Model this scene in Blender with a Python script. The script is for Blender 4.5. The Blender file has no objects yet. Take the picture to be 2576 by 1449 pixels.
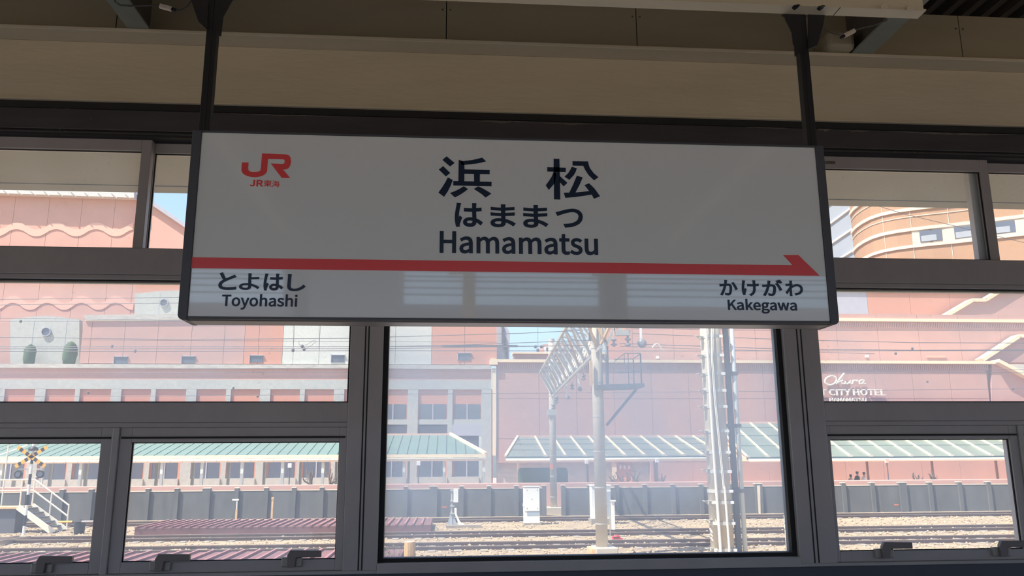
import bpy, bmesh, math, random
from mathutils import Vector, Matrix
random.seed(7)
S = bpy.context.scene
COL = S.collection

# ---------------------------------------------------------------- camera, world, sun, exposure
CAMZ = 2.65
YAW, PITCH, ROLL, FPX = math.radians(4.506), math.radians(11.937), math.radians(-0.3237), 2016.75
IW, IH = 2576.0, 1449.0
_f = Vector((math.sin(YAW)*math.cos(PITCH), math.cos(YAW)*math.cos(PITCH), math.sin(PITCH)))
_r = Vector((math.cos(YAW), -math.sin(YAW), 0))
_u = _r.cross(_f)
CR = _r*math.cos(ROLL) + _u*math.sin(ROLL)
CU = -_r*math.sin(ROLL) + _u*math.cos(ROLL)
CF = _f
cam = bpy.data.objects.new('camera', bpy.data.cameras.new('camera'))
COL.objects.link(cam)
cam.data.sensor_width = 36.0
cam.data.lens = FPX/IW*36.0
cam.data.clip_start = 0.05
cam.data.clip_end = 1000
m = Matrix((CR, CU, -CF)).transposed().to_4x4()
m.translation = Vector((0, 0, CAMZ))
cam.matrix_world = m
S.camera = cam

SUN_DIR = Vector((0.46, 0.24, -0.85)).normalized()      # the way the sunlight travels
world = bpy.data.worlds.new('sky'); S.world = world
world.use_nodes = True
wn, wl = world.node_tree.nodes, world.node_tree.links
sky = wn.new('ShaderNodeTexSky'); sky.sky_type = 'NISHITA'; sky.sun_disc = False
sky.sun_elevation = math.asin(-SUN_DIR.z)
sky.sun_rotation = math.atan2(-SUN_DIR.x, -SUN_DIR.y)
sky.air_density = 1.0; sky.dust_density = 1.6; sky.ozone_density = 1.2
wn['Background'].inputs['Strength'].default_value = 0.15
wl.new(sky.outputs[0], wn['Background'].inputs['Color'])
sun = bpy.data.objects.new('sun', bpy.data.lights.new('sun', 'SUN')); COL.objects.link(sun)
sun.data.energy = 4.8; sun.data.angle = math.radians(0.55); sun.data.color = (1.0, 0.93, 0.82)
sun.rotation_euler = SUN_DIR.to_track_quat('-Z', 'Y').to_euler()
sun.location = (-20, -10, 30)
S.view_settings.view_transform = 'Standard'
S.view_settings.look = 'None'
S.view_settings.gamma = 1.0
S.view_settings.use_curve_mapping = False
S.view_settings.exposure = 1.24

# ---------------------------------------------------------------- pixel of the photograph -> point at a known distance
def ray(px, py):
    return CR*(px-IW/2) - CU*(py-IH/2) + CF*FPX
def P(px, py, Y):
    d = ray(px, py); t = Y/d.y
    return Vector((d.x*t, Y, CAMZ+d.z*t))
def X(px, py, Y): return P(px, py, Y).x
def Z(px, py, Y): return P(px, py, Y).z

# ---------------------------------------------------------------- materials
def lin(c):
    c /= 255.0
    return c/12.92 if c <= 0.04045 else ((c+0.055)/1.055)**2.4
def rgb(r, g, b): return (lin(r), lin(g), lin(b), 1.0)
M = {}
def mat(name, col, rough=0.6, metal=0.0, var=0.0, vscale=3.0, bump=0.0, bscale=60.0, stretch=(1, 1, 1), spec=0.5, col2=None, streak=None, coat=0.0):
    m = bpy.data.materials.new(name); m.use_nodes = True
    n, l = m.node_tree.nodes, m.node_tree.links
    b = n['Principled BSDF']
    b.inputs['Base Color'].default_value = col
    b.inputs['Roughness'].default_value = rough
    b.inputs['Metallic'].default_value = metal
    b.inputs['Specular IOR Level'].default_value = spec
    b.inputs['Coat Weight'].default_value = coat
    b.inputs['Coat Roughness'].default_value = 0.02
    tc = n.new('ShaderNodeTexCoord'); mp = n.new('ShaderNodeMapping')
    mp.inputs['Scale'].default_value = stretch
    l.new(tc.outputs['Object'], mp.inputs['Vector'])
    if var > 0:
        t = n.new('ShaderNodeTexNoise'); t.inputs['Scale'].default_value = vscale
        t.inputs['Detail'].default_value = 6; t.inputs['Roughness'].default_value = 0.65
        l.new(mp.outputs[0], t.inputs['Vector'])
        mr = n.new('ShaderNodeMapRange'); mr.inputs[1].default_value = 0.3; mr.inputs[2].default_value = 0.7
        l.new(t.outputs['Fac'], mr.inputs[0])
        mx = n.new('ShaderNodeMix'); mx.data_type = 'RGBA'
        c2 = col2 or tuple(v*(1-var) for v in col[:3])+(1,)
        mx.inputs[6].default_value = c2
        mx.inputs[7].default_value = col if col2 else tuple(min(1, v*(1+var*0.5)) for v in col[:3])+(1,)
        l.new(mr.outputs[0], mx.inputs[0])
        l.new(mx.outputs[2], b.inputs['Base Color'])
    if bump > 0:
        t2 = n.new('ShaderNodeTexNoise'); t2.inputs['Scale'].default_value = bscale; t2.inputs['Detail'].default_value = 4
        l.new(mp.outputs[0], t2.inputs['Vector'])
        bp = n.new('ShaderNodeBump'); bp.inputs['Strength'].default_value = bump; bp.inputs['Distance'].default_value = 0.02
        l.new(t2.outputs['Fac'], bp.inputs['Height']); l.new(bp.outputs[0], b.inputs['Normal'])
    M[name] = m
    return m
def glass(name, film, scale=0.9, speck=0.5, band=None, tint=(0.97, 0.98, 0.98, 1)):
    """clear pane with a dusty film, tinted and thickened to paint in haze, and grime specks"""
    m = bpy.data.materials.new(name); m.use_nodes = True
    n, l = m.node_tree.nodes, m.node_tree.links
    n.remove(n['Principled BSDF']); out = n['Material Output']
    tr = n.new('ShaderNodeBsdfTransparent'); tr.inputs[0].default_value = tint
    gl = n.new('ShaderNodeBsdfGlossy'); gl.inputs['Roughness'].default_value = 0.02
    gl.inputs[0].default_value = (0.9, 0.95, 1, 1)
    fr = n.new('ShaderNodeFresnel'); fr.inputs[0].default_value = 1.25
    m1 = n.new('ShaderNodeMixShader'); l.new(fr.outputs[0], m1.inputs[0]); l.new(tr.outputs[0], m1.inputs[1]); l.new(gl.outputs[0], m1.inputs[2])
    tl = n.new('ShaderNodeBsdfTranslucent'); tl.inputs[0].default_value = (0.68, 0.84, 1.0, 1)  # blue of the haze put into the film colour
    tc = n.new('ShaderNodeTexCoord')
    t = n.new('ShaderNodeTexNoise'); t.inputs['Scale'].default_value = scale; t.inputs['Detail'].default_value = 5; t.inputs['Distortion'].default_value = 0.6
    l.new(tc.outputs['Object'], t.inputs['Vector'])
    mr = n.new('ShaderNodeMapRange'); mr.inputs[1].default_value = 0.3; mr.inputs[2].default_value = 0.7
    mr.inputs[3].default_value = film*0.45; mr.inputs[4].default_value = film*1.35
    l.new(t.outputs['Fac'], mr.inputs[0])
    fac = mr.outputs[0]
    if band:                                            # haze painted into the film, densest in a band across the pane
        sx = n.new('ShaderNodeSeparateXYZ'); l.new(tc.outputs['Object'], sx.inputs[0])
        sb = n.new('ShaderNodeMath'); sb.operation = 'SUBTRACT'; sb.inputs[1].default_value = band[0]; l.new(sx.outputs['Z'], sb.inputs[0])
        ab = n.new('ShaderNodeMath'); ab.operation = 'ABSOLUTE'; l.new(sb.outputs[0], ab.inputs[0])
        mb_ = n.new('ShaderNodeMapRange'); mb_.interpolation_type = 'SMOOTHSTEP'
        mb_.inputs[1].default_value = band[1]*0.45; mb_.inputs[2].default_value = band[1]*1.3; mb_.inputs[3].default_value = 1.0; mb_.inputs[4].default_value = band[2]
        l.new(ab.outputs[0], mb_.inputs[0])
        ml = n.new('ShaderNodeMath'); ml.operation = 'MULTIPLY'; l.new(fac, ml.inputs[0]); l.new(mb_.outputs[0], ml.inputs[1]); fac = ml.outputs[0]
    m2 = n.new('ShaderNodeMixShader'); l.new(fac, m2.inputs[0]); l.new(m1.outputs[0], m2.inputs[1]); l.new(tl.outputs[0], m2.inputs[2])
    # grime specks
    v = n.new('ShaderNodeTexNoise'); v.inputs['Scale'].default_value = 55; v.inputs['Detail'].default_value = 3
    v2 = n.new('ShaderNodeTexNoise'); v2.inputs['Scale'].default_value = 2.2
    l.new(tc.outputs['Object'], v.inputs['Vector']); l.new(tc.outputs['Object'], v2.inputs['Vector'])
    ma = n.new('ShaderNodeMapRange'); ma.inputs[1].default_value = 0.66; ma.inputs[2].default_value = 0.72
    l.new(v.outputs['Fac'], ma.inputs[0])
    mb = n.new('ShaderNodeMapRange'); mb.inputs[1].default_value = 0.5; mb.inputs[2].default_value = 0.75; mb.inputs[4].default_value = speck
    l.new(v2.outputs['Fac'], mb.inputs[0])
    mu = n.new('ShaderNodeMath'); mu.operation = 'MULTIPLY'; l.new(ma.outputs[0], mu.inputs[0]); l.new(mb.outputs[0], mu.inputs[1])
    df = n.new('ShaderNodeBsdfDiffuse'); df.inputs[0].default_value = rgb(120, 112, 98)
    m3 = n.new('ShaderNodeMixShader'); l.new(mu.outputs[0], m3.inputs[0]); l.new(m2.outputs[0], m3.inputs[1]); l.new(df.outputs[0], m3.inputs[2])
    l.new(m3.outputs[0], out.inputs['Surface'])
    M[name] = m
mat('beige', rgb(194, 182, 156), 0.55, var=0.10, vscale=2.2, bump=0.12, bscale=25, stretch=(0.35, 1, 1.6))
mat('beige_shade', rgb(150, 139, 114), 0.6, var=0.16, vscale=1.6, stretch=(0.25, 1, 1.2))  # darker copy of the girder beige, shade put into the colour
mat('soffit', rgb(140, 136, 127), 0.7, var=0.12, vscale=1.0)
mat('header', rgb(66, 62, 64), 0.55, var=0.3, vscale=5, stretch=(0.3, 1, 2))
mat('dirt', rgb(104, 98, 90), 0.9, var=0.4, vscale=20)
mat('frame', rgb(170, 164, 162), 0.4, metal=0.15, var=0.12, vscale=2.0, stretch=(1, 1, 0.6))
mat('frame_seal', rgb(28, 27, 28), 0.7)
mat('handle', rgb(116, 110, 108), 0.4, metal=0.3)
mat('handle_base', rgb(150, 146, 140), 0.35, metal=0.5)
mat('dado', rgb(70, 72, 82), 0.5, var=0.1)
mat('sign_white', rgb(222, 228, 228), 0.06, spec=0.6, coat=1.0, var=0.02, vscale=0.8)
mat('bezel', rgb(86, 88, 94), 0.42, metal=0.3)
mat('bezel_under', rgb(150, 146, 144), 0.35, metal=0.5)
mat('navy', rgb(32, 46, 66), 0.25)
mat('red', rgb(228, 80, 82), 0.25)
mat('black_steel', rgb(30, 29, 29), 0.6, var=0.3, vscale=9)
mat('brace', rgb(132, 134, 122), 0.6, var=0.15)
mat('brace_dark', rgb(84, 76, 68), 0.8, var=0.25)
mat('deck', rgb(62, 56, 50), 0.6, metal=0.2)
mat('cable', rgb(70, 66, 60), 0.6)
mat('connector', rgb(214, 200, 180), 0.4)
mat('floor_tile', rgb(166, 170, 176), 0.5, var=0.1)
mat('pink', rgb(193, 151, 138), 0.85, var=0.07, vscale=0.6, bump=0.0)
mat('pink_dark', rgb(208, 161, 144), 0.85, var=0.07, vscale=0.5)
mat('salmon', rgb(204, 144, 120), 0.85, var=0.12, vscale=14)
mat('concrete_light', rgb(182, 183, 175), 0.9, var=0.16, vscale=5)
mat('concrete_ledge', rgb(196, 190, 178), 0.9, var=0.3, vscale=2, stretch=(1, 1, 3))
mat('coping', rgb(244, 222, 184), 0.7, var=0.05)
mat('concrete_white', rgb(206, 206, 196), 0.9, var=0.14, vscale=6)
mat('wave', rgb(228, 180, 160), 0.85)
mat('grey_panel', rgb(176, 176, 186), 0.8, var=0.08)
mat('dark_glass', rgb(92, 98, 112), 0.15, spec=0.6, var=0.1)
mat('void', rgb(70, 74, 86), 0.8)  # shade inside the openings put into the colour
mat('tower', rgb(166, 131, 104), 0.85, var=0.12, vscale=6)
mat('tower_band', rgb(198, 184, 168), 0.8)
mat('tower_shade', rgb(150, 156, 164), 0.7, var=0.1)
mat('roof_green', rgb(104, 130, 123), 0.5, var=0.10, vscale=1.2)
mat('roof_seam', rgb(76, 96, 100), 0.6)
mat('roof_glass', rgb(116, 130, 121), 0.3, var=0.12, vscale=0.8)
mat('roof_metal', rgb(206, 204, 198), 0.5)
mat('gutter', rgb(240, 232, 204), 0.45)
mat('post_green', rgb(206, 216, 206), 0.5)
mat('wall_concrete', rgb(96, 96, 95), 0.95, var=0.26, vscale=1.6, bump=0.15, bscale=9, stretch=(1.6, 1, 0.5))
mat('sunlit_cap_lime', rgb(214, 200, 176), 0.9, var=0.1)  # sunlight on the wall tops put into the colour; also the lime streak
mat('ground', rgb(156, 137, 111), 0.95, var=0.3, vscale=1.2, bump=0.6, bscale=9)
mat('ballast', rgb(172, 152, 124), 0.95, var=0.45, vscale=4)
mat('paving', rgb(206, 170, 152), 0.9, var=0.1)
mat('sleeper', rgb(150, 140, 126), 0.95, var=0.2)
mat('rail', rgb(112, 92, 84), 0.55, metal=0.3, var=0.3, vscale=3)
mat('rail_top', rgb(190, 182, 174), 0.3, metal=0.8)
mat('maroon', rgb(118, 82, 82), 0.7, var=0.2, vscale=1.5)
mat('maroon_rib', rgb(146, 102, 100), 0.7)
mat('pole_concrete', rgb(190, 180, 162), 0.9, var=0.14, vscale=2, stretch=(1, 1, 3))
mat('galv', rgb(196, 194, 186), 0.45, metal=0.3, var=0.12)
mat('rusty', rgb(214, 176, 130), 0.7, var=0.3, vscale=3)
mat('steel_dark', rgb(92, 94, 100), 0.6, metal=0.2)
mat('pipe_white', rgb(232, 226, 212), 0.45)
mat('pipe_blue', rgb(196, 204, 206), 0.4)
mat('insulator', rgb(132, 132, 136), 0.3)
mat('wire', rgb(92, 90, 96), 0.6)
mat('cabinet', rgb(236, 236, 228), 0.5, var=0.04)
mat('cabinet_shade', rgb(158, 170, 178), 0.6)
mat('wood', rgb(196, 158, 104), 0.9, var=0.35, vscale=6, stretch=(4, 4, 0.4))
mat('leaf', rgb(86, 108, 66), 0.8, var=0.3, vscale=3)
mat('topiary', rgb(70, 92, 62), 0.9, var=0.4, vscale=5, bump=0.6, bscale=8)
mat('bark', rgb(110, 96, 84), 0.95, var=0.2)
mat('yellow', rgb(236, 168, 60), 0.5)
mat('black', rgb(32, 32, 36), 0.5)
mat('white', rgb(236, 234, 228), 0.5)
mat('rail_paint', rgb(232, 222, 200), 0.5)
mat('red_paint', rgb(216, 60, 64), 0.5)
mat('orange_paint', rgb(228, 122, 84), 0.6)
mat('skin', rgb(206, 160, 132), 0.6)
mat('hair', rgb(44, 38, 36), 0.7)
mat('cloth_white', rgb(236, 236, 236), 0.9)
mat('cloth_dark', rgb(70, 76, 80), 0.9)
mat('cloth_grey', rgb(190, 186, 178), 0.9)
mat('trousers', rgb(60, 60, 70), 0.9)
mat('letter', rgb(238, 230, 214), 0.4)
glass('glass_upper', 0.14, 0.7, 0.55)
glass('glass_mid', 0.29, 0.6, 0.35)
glass('glass_centre', 0.50, 0.55, 0.2, band=(0.82, 0.55, 0.45))
glass('glass_low', 0.18, 0.8, 0.25)

# ---------------------------------------------------------------- mesh and object helpers
class MB:
    """collects shapes given in world coordinates; build() links ONE mesh object"""
    def __init__(s): s.bm = bmesh.new()
    def poly(s, vs, fs):
        v = [s.bm.verts.new(q) for q in vs]
        for f in fs:
            try: s.bm.faces.new([v[i] for i in f])
            except ValueError: pass
        return s
    def box(s, x0, x1, y0, y1, z0, z1):
        x0, x1 = min(x0, x1), max(x0, x1); y0, y1 = min(y0, y1), max(y0, y1); z0, z1 = min(z0, z1), max(z0, z1)
        return s.poly([(x0, y0, z0), (x1, y0, z0), (x1, y1, z0), (x0, y1, z0), (x0, y0, z1), (x1, y0, z1), (x1, y1, z1), (x0, y1, z1)],
                      [(0, 3, 2, 1), (4, 5, 6, 7), (0, 1, 5, 4), (1, 2, 6, 5), (2, 3, 7, 6), (3, 0, 4, 7)])
    def bar(s, a, b, w, h, up=Vector((0, 0, 1))):
        a, b = Vector(a), Vector(b); d = (b-a).normalized()
        r = d.cross(up)
        if r.length < 1e-4: r = d.cross(Vector((0, 1, 0)))
        r.normalize(); u = r.cross(d)
        vs = []
        for p in (a, b):
            for i, j in ((-1, -1), (1, -1), (1, 1), (-1, 1)):
                vs.append(p+r*(w/2*i)+u*(h/2*j))
        return s.poly(vs, [(0, 1, 2, 3), (7, 6, 5, 4), (0, 4, 5, 1), (1, 5, 6, 2), (2, 6, 7, 3), (3, 7, 4, 0)])
    def tube(s, pts, r, n=8, r2=None, caps=True):
        pts = [Vector(p) for p in pts]; k = len(pts); rings = []
        up = None
        for i, p in enumerate(pts):
            d = (pts[min(i+1, k-1)]-pts[max(i-1, 0)]).normalized()
            if up is None:
                up = Vector((0, 0, 1)) if abs(d.z) < 0.9 else Vector((1, 0, 0))
            a = d.cross(up).normalized(); b = a.cross(d).normalized(); up = b
            rr = r if r2 is None else r+(r2-r)*i/max(1, k-1)
            rings.append([s.bm.verts.new(p+a*(rr*math.cos(2*math.pi*j/n))+b*(rr*math.sin(2*math.pi*j/n))) for j in range(n)])
        for A, B in zip(rings, rings[1:]):
            for j in range(n):
                s.bm.faces.new((A[j], A[(j+1) % n], B[(j+1) % n], B[j]))
        if caps:
            s.bm.faces.new(rings[0][::-1]); s.bm.faces.new(rings[-1])
        return s
    def lathe(s, base, prof, n=16, axis=Vector((0, 0, 1))):
        """prof: (radius, distance along axis)"""
        base = Vector(base); axis = Vector(axis).normalized()
        a = axis.orthogonal().normalized(); b = axis.cross(a)
        rings = [[s.bm.verts.new(base+axis*h+a*(r*math.cos(2*math.pi*j/n))+b*(r*math.sin(2*math.pi*j/n))) for j in range(n)] for r, h in prof]
        for A, B in zip(rings, rings[1:]):
            for j in range(n): s.bm.faces.new((A[j], A[(j+1) % n], B[(j+1) % n], B[j]))
        s.bm.faces.new(rings[0][::-1]); s.bm.faces.new(rings[-1])
        return s
    def prism(s, xz, y0, y1):
        """outline in (x, z), extruded from y0 to y1"""
        n = len(xz)
        vs = [(x, y0, z) for x, z in xz]+[(x, y1, z) for x, z in xz]
        return s.poly(vs, [tuple(range(n)), tuple(range(2*n-1, n-1, -1))]+[(i, i+n, (i+1) % n+n, (i+1) % n) for i in range(n)])
    def build(s, name, material, parent=None, bevel=0.0, smooth=False, label=None, kind=None):
        bm = s.bm
        bmesh.ops.recalc_face_normals(bm, faces=bm.faces)
        if bevel > 0:
            bmesh.ops.bevel(bm, geom=list(bm.edges), offset=bevel, segments=2, affect='EDGES', profile=0.5, clamp_overlap=True)
        o = root_of(parent)
        off = o.location if o else Vector((0, 0, 0))
        top = None
        if o is None:                                  # a single-mesh thing: origin at the middle of its base
            lo = Vector((min(v.co.x for v in bm.verts), min(v.co.y for v in bm.verts), min(v.co.z for v in bm.verts)))
            hi = Vector((max(v.co.x for v in bm.verts), max(v.co.y for v in bm.verts), max(v.co.z for v in bm.verts)))
            top = Vector(((lo.x+hi.x)/2, (lo.y+hi.y)/2, lo.z)); off = top
        bmesh.ops.translate(bm, verts=bm.verts, vec=-Vector(off))
        me = bpy.data.meshes.new(name); bm.to_mesh(me); bm.free()
        if smooth:
            for p in me.polygons: p.use_smooth = True
        me.materials.append(M[material] if isinstance(material, str) else material)
        ob = bpy.data.objects.new(name, me); COL.objects.link(ob)
        if parent is not None: ob.parent = parent
        if top is not None: ob.location = top
        if label: ob['label'] = label
        if kind: ob['kind'] = kind
        return ob
def root_of(o):
    while o is not None and o.parent is not None: o = o.parent
    return o
def tag(o, label, cat, group=None, kind=None):
    o['label'] = label; o['category'] = cat
    if group: o['group'] = group
    if kind: o['kind'] = kind
    return o
def thing(name, label, cat, loc=(0, 0, 0), group=None, kind=None):
    o = bpy.data.objects.new(name, None); COL.objects.link(o)
    o.location = loc; o.empty_display_size = 0.2
    return tag(o, label, cat, group, kind)
def inst(src, name, parent, delta):
    """another piece that shares its mesh with src, moved by delta"""
    o = bpy.data.objects.new(name, src.data); COL.objects.link(o); o.parent = parent
    o.location = delta
    return o
def one(name, mb, material, label, cat, group=None, kind=None, **k):
    return tag(mb.build(name, material, None, **k), label, cat, group, kind)
GLYPHS = {
 'は': '134 401 88 405 85 368 79 335 73 293 67 245 62 195 60 147 61 106 64 68 69 35 74 5 80 -19 117 -17 116 2 118 25 155 141 134 158 104 81 99 154 100 194 105 240 111 287 118 330 125 366|355 97 356 79 351 49 333 29 298 22 265 26 242 40 234 63 243 85 267 100 301 106|393 404 346 404 348 372 348 307 299 306 210 310 210 271 298 267 348 268 353 133 305 138 267 134 237 123 215 106 201 84 196 59 201 33 215 12 237 -3 267 -13 306 -16 342 -12 368 1 385 20 394 43 397 68 397 79 423 62 450 42 476 18 499 54 482 68 463 83 442 97 419 110 395 121 389 271 480 281 480 321 389 309 390 373',
 'ま': '263 93 263 58 255 30 235 16 207 13 165 18 142 33 134 55 143 77 169 93 212 99|97 248 98 209 229 202 259 202 261 130 217 133 175 130 142 119 117 102 101 80 96 53 100 26 115 4 138 -12 171 -21 212 -24 266 -13 296 14 305 49 304 82 334 69 362 54 388 37 411 20 431 3 455 40 434 56 408 74 377 92 341 108 301 122 298 203 443 215 444 254 297 240 297 246 297 314 439 326 440 364 297 350 298 382 301 417 256 417 258 386 258 348 234 348 210 349 182 350 152 353 124 356 100 360 100 321 235 312 258 312 258 246 258 238 230 238 206 239 179 240 150 242 122 245',
 'つ': '38 274 58 228 93 242 143 261 202 281 263 296 319 302 358 297 389 283 412 262 426 235 431 204 417 147 379 105 322 75 251 58 171 51 190 7 282 19 361 44 422 82 463 135 477 203 469 251 447 290 413 318 370 335 320 341 272 337 221 327 172 314 129 300 96 289',
 'と': '162 409 120 391 135 357 151 322 166 289 182 257 196 230 165 205 140 180 121 153 110 125 106 93 114 52 137 21 173 1 220 -11 276 -15 314 -14 351 -12 385 -9 415 -6 442 -2 442 45 414 39 381 34 346 31 309 28 274 27 229 31 194 40 169 54 154 74 149 98 153 121 163 144 179 165 201 185 227 204 260 225 296 244 330 263 362 279 387 291 428 314 404 351 367 326 232 253 218 279 203 309 189 341 175 374',
 'よ': '245 103 245 69 239 39 220 21 188 15 145 21 118 36 108 60 118 86 147 102 193 108|284 412 234 412 238 360 239 264 243 142 199 145 150 141 113 128 87 110 71 86 66 59 72 27 90 4 117 -12 151 -21 192 -24 229 -20 256 -8 275 9 285 31 288 56 287 91 319 78 349 62 377 44 402 24 424 4 449 44 424 64 395 84 361 103 325 120 286 133 280 264 280 268 438 277 436 316 280 307 280 360',
 'し': '179 409 126 410 130 356 124 90 130 45 148 12 175 -10 210 -23 252 -27 316 -20 369 0 412 27 446 58 472 89 442 125 417 93 387 63 350 39 307 22 254 16 209 24 179 49 168 95 174 356',
 'か': '411 354 372 337 395 305 417 266 437 224 454 183 466 147 507 166 493 200 475 241 453 283 432 323|41 295 45 249 92 255 159 263 146 215 128 161 105 104 79 49 48 1 91 -16 122 40 148 100 170 160 188 217 202 267 258 270 288 266 307 250 314 213 313 178 310 142 305 108 298 78 289 53 277 36 261 28 243 26 225 27 202 30 179 36 185 -7 247 -15 279 -12 304 2 324 29 336 59 344 96 350 137 353 179 355 218 350 255 338 280 320 296 296 305 269 307 210 304 224 379 230 410 181 415 180 378 175 339 168 300 88 295',
 'け': '134 402 85 407 82 371 78 341 73 303 68 260 64 212 63 162 64 122 69 84 76 49 83 19 90 -5 126 -1 124 17 127 41 161 157 139 171 110 90 103 145 102 203 107 262 115 318 125 368|208 301 208 259 293 256 360 257 360 241 359 185 355 138 346 98 328 63 300 32 285 19 267 8 249 -1 288 -31 342 11 375 58 392 112 398 173 399 241 399 259 484 268 484 311 399 299 398 379 400 410 351 410 356 378 359 297 293 295',
 'が': '403 347 365 330 388 299 410 260 430 219 447 178 459 141 499 161 486 195 468 235 446 277 424 316|410 423 381 412 424 339 453 351|467 444 440 433 483 360 512 373|34 293 38 247 86 254 152 261 139 213 121 159 99 102 72 47 41 -1 84 -18 115 38 141 98 163 158 181 215 195 265 251 268 280 264 300 248 307 212 306 177 303 141 298 107 291 76 282 51 270 34 254 26 236 24 172 35 179 -9 241 -17 272 -13 297 0 317 27 329 57 337 94 343 135 347 177 348 216 343 253 331 279 313 295 289 303 262 306 203 302 217 377 223 408 174 413 173 376 168 337 161 298 81 293',
 'わ': '154 378 151 328 76 319 41 319 46 275 149 289 145 238 126 209 101 175 75 139 50 105 29 78 55 42 141 166 140 145 139 11 137 -20 183 -20 180 12 178 139 180 201 209 226 241 246 274 262 308 272 344 276 381 270 410 254 430 233 441 207 445 182 437 134 412 96 375 68 329 49 277 38 297 -2 361 16 414 42 454 78 479 124 488 181 480 226 460 263 430 291 392 308 350 314 319 312 286 305 252 292 218 273 183 248 185 282 209 319 193 337 191 336 201 415 152 417',
 '東': '80 310 80 117 208 117 177 88 141 61 102 36 62 16 22 -1 49 -34 90 -15 131 9 171 36 208 67 241 100 241 -42 282 -42 282 102 315 68 353 37 393 9 436 -15 477 -35 505 -1 465 15 423 36 384 60 347 88 315 117 451 117 451 310 282 310 282 354 494 354 494 391 282 391 282 441 241 441 241 391 35 391 35 354 241 354 241 310|119 199 241 199 241 148 119 148|282 199 411 199 411 148 282 148|119 278 241 278 241 228 119 228|282 278 411 278 411 228 282 228',
 '海': '50 407 83 390 116 370 141 351 164 381 138 399 106 418 72 434|22 254 54 237 84 218 108 199 131 230 106 247 75 266 44 282|38 -12 72 -33 141 138 110 160 97 123 82 85 66 49 51 16|293 246 315 227 335 207 351 187 241 187 249 261 431 261 428 187 353 187 374 203 359 222 338 242 315 261|150 187 150 151 199 151 179 35 413 35 409 20 405 10 401 3 396 -2 389 -5 381 -5 319 -2 325 -13 328 -25 330 -36 397 -37 411 -34 423 -28 434 -18 440 -6 446 11 451 35 491 35 491 69 456 69 462 151 506 151 506 187 464 187 468 276 469 295 216 295 203 187|235 151 425 151 419 69 224 69|279 135 303 113 325 90 342 69 366 86 349 107 326 129 302 149|232 442 219 405 203 369 185 336 165 306 143 279 178 257 197 283 216 313 234 346 493 346 493 382 252 382 270 432',
 'JR': '124 -7 164 -1 194 16 215 42 227 75 231 113 231 385 182 385 182 118 175 70 154 44 120 36 94 40 72 54 53 79 18 54 33 32 51 15 73 3 97 -4|382 202 382 346 447 346 498 339 530 317 540 277 530 235 498 210 447 202|545 0 600 0 502 169 531 179 555 195 573 217 585 244 589 277 582 319 564 350 535 370 498 381 454 385 334 385 334 0 382 0 382 163 452 163',
 'Hamamatsu': '53 0 101 0 101 182 281 182 281 0 330 0 330 385 281 385 281 224 101 224 101 385 53 385|496 -7 530 -1 562 13 591 34 592 34 597 0 636 0 636 175 632 215 621 247 602 272 574 287 537 293 493 287 456 272 425 255 444 222 469 237 498 248 529 253 565 242 583 216 588 181 523 170 474 155 440 134 420 108 413 74 424 30 454 3|510 32 484 37 466 51 460 77 464 98 477 115 501 129 538 141 588 149 588 69 562 49 536 36|726 0 775 0 775 207 800 231 824 246 846 251 876 243 893 218 899 174 899 0 947 0 947 207 973 231 996 246 1019 251 1049 243 1066 218 1072 174 1072 0 1120 0 1120 181 1116 220 1106 251 1089 274 1065 288 1034 293 1000 286 969 266 939 238 923 267 898 286 860 293 828 286 798 268 772 244 770 244 766 285 726 285|1278 -7 1312 -1 1344 13 1373 34 1374 34 1379 0 1418 0 1418 175 1415 215 1403 247 1384 272 1356 287 1319 293 1276 287 1238 272 1207 255 1226 222 1251 237 1280 248 1311 253 1347 242 1365 216 1370 181 1305 170 1256 155 1222 134 1202 108 1195 74 1206 30 1236 3|1292 32 1266 37 1248 51 1242 77 1246 98 1259 115 1283 129 1320 141 1370 149 1370 69 1344 49 1318 36|1508 0 1557 0 1557 207 1582 231 1606 246 1628 251 1658 243 1675 218 1681 174 1681 0 1729 0 1729 207 1755 231 1778 246 1801 251 1831 243 1848 218 1854 174 1854 0 1902 0 1902 181 1898 220 1888 251 1871 274 1847 288 1816 293 1782 286 1751 266 1721 238 1705 267 1680 286 1642 293 1610 286 1580 268 1554 244 1553 244 1548 285 1508 285|2060 -7 2094 -1 2126 13 2155 34 2157 34 2161 0 2200 0 2200 175 2197 215 2185 247 2166 272 2138 287 2101 293 2058 287 2020 272 1989 255 2008 222 2033 237 2062 248 2093 253 2130 242 2147 216 2152 181 2088 170 2038 155 2004 134 1984 108 1977 74 1988 30 2018 3|2074 32 2048 37 2030 51 2024 77 2028 98 2041 115 2065 129 2102 141 2152 149 2152 69 2126 49 2100 36|2380 -7 2398 -5 2416 -1 2433 4 2423 40 2391 32 2365 38 2351 57 2347 87 2347 246 2424 246 2424 285 2347 285 2347 366 2307 366 2301 285 2256 283 2256 246 2299 246 2299 88 2301 56 2310 30 2325 10 2348 -2|2563 -7 2600 -2 2628 10 2649 28 2662 51 2666 78 2661 106 2648 127 2628 143 2605 155 2580 164 2550 177 2527 192 2518 214 2524 235 2542 250 2571 255 2595 252 2616 243 2636 230 2659 260 2635 276 2605 288 2571 293 2537 288 2509 277 2489 260 2477 237 2473 212 2485 172 2516 146 2556 129 2587 116 2611 99 2621 75 2615 53 2596 37 2565 30 2533 35 2506 47 2480 65 2457 33 2487 12 2523 -2|2818 -7 2853 0 2884 18 2912 45 2913 45 2917 0 2957 0 2957 285 2909 285 2909 83 2884 56 2859 40 2832 35 2801 42 2784 67 2778 110 2778 285 2730 285 2730 105 2733 65 2744 34 2761 11 2785 -2',
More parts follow.
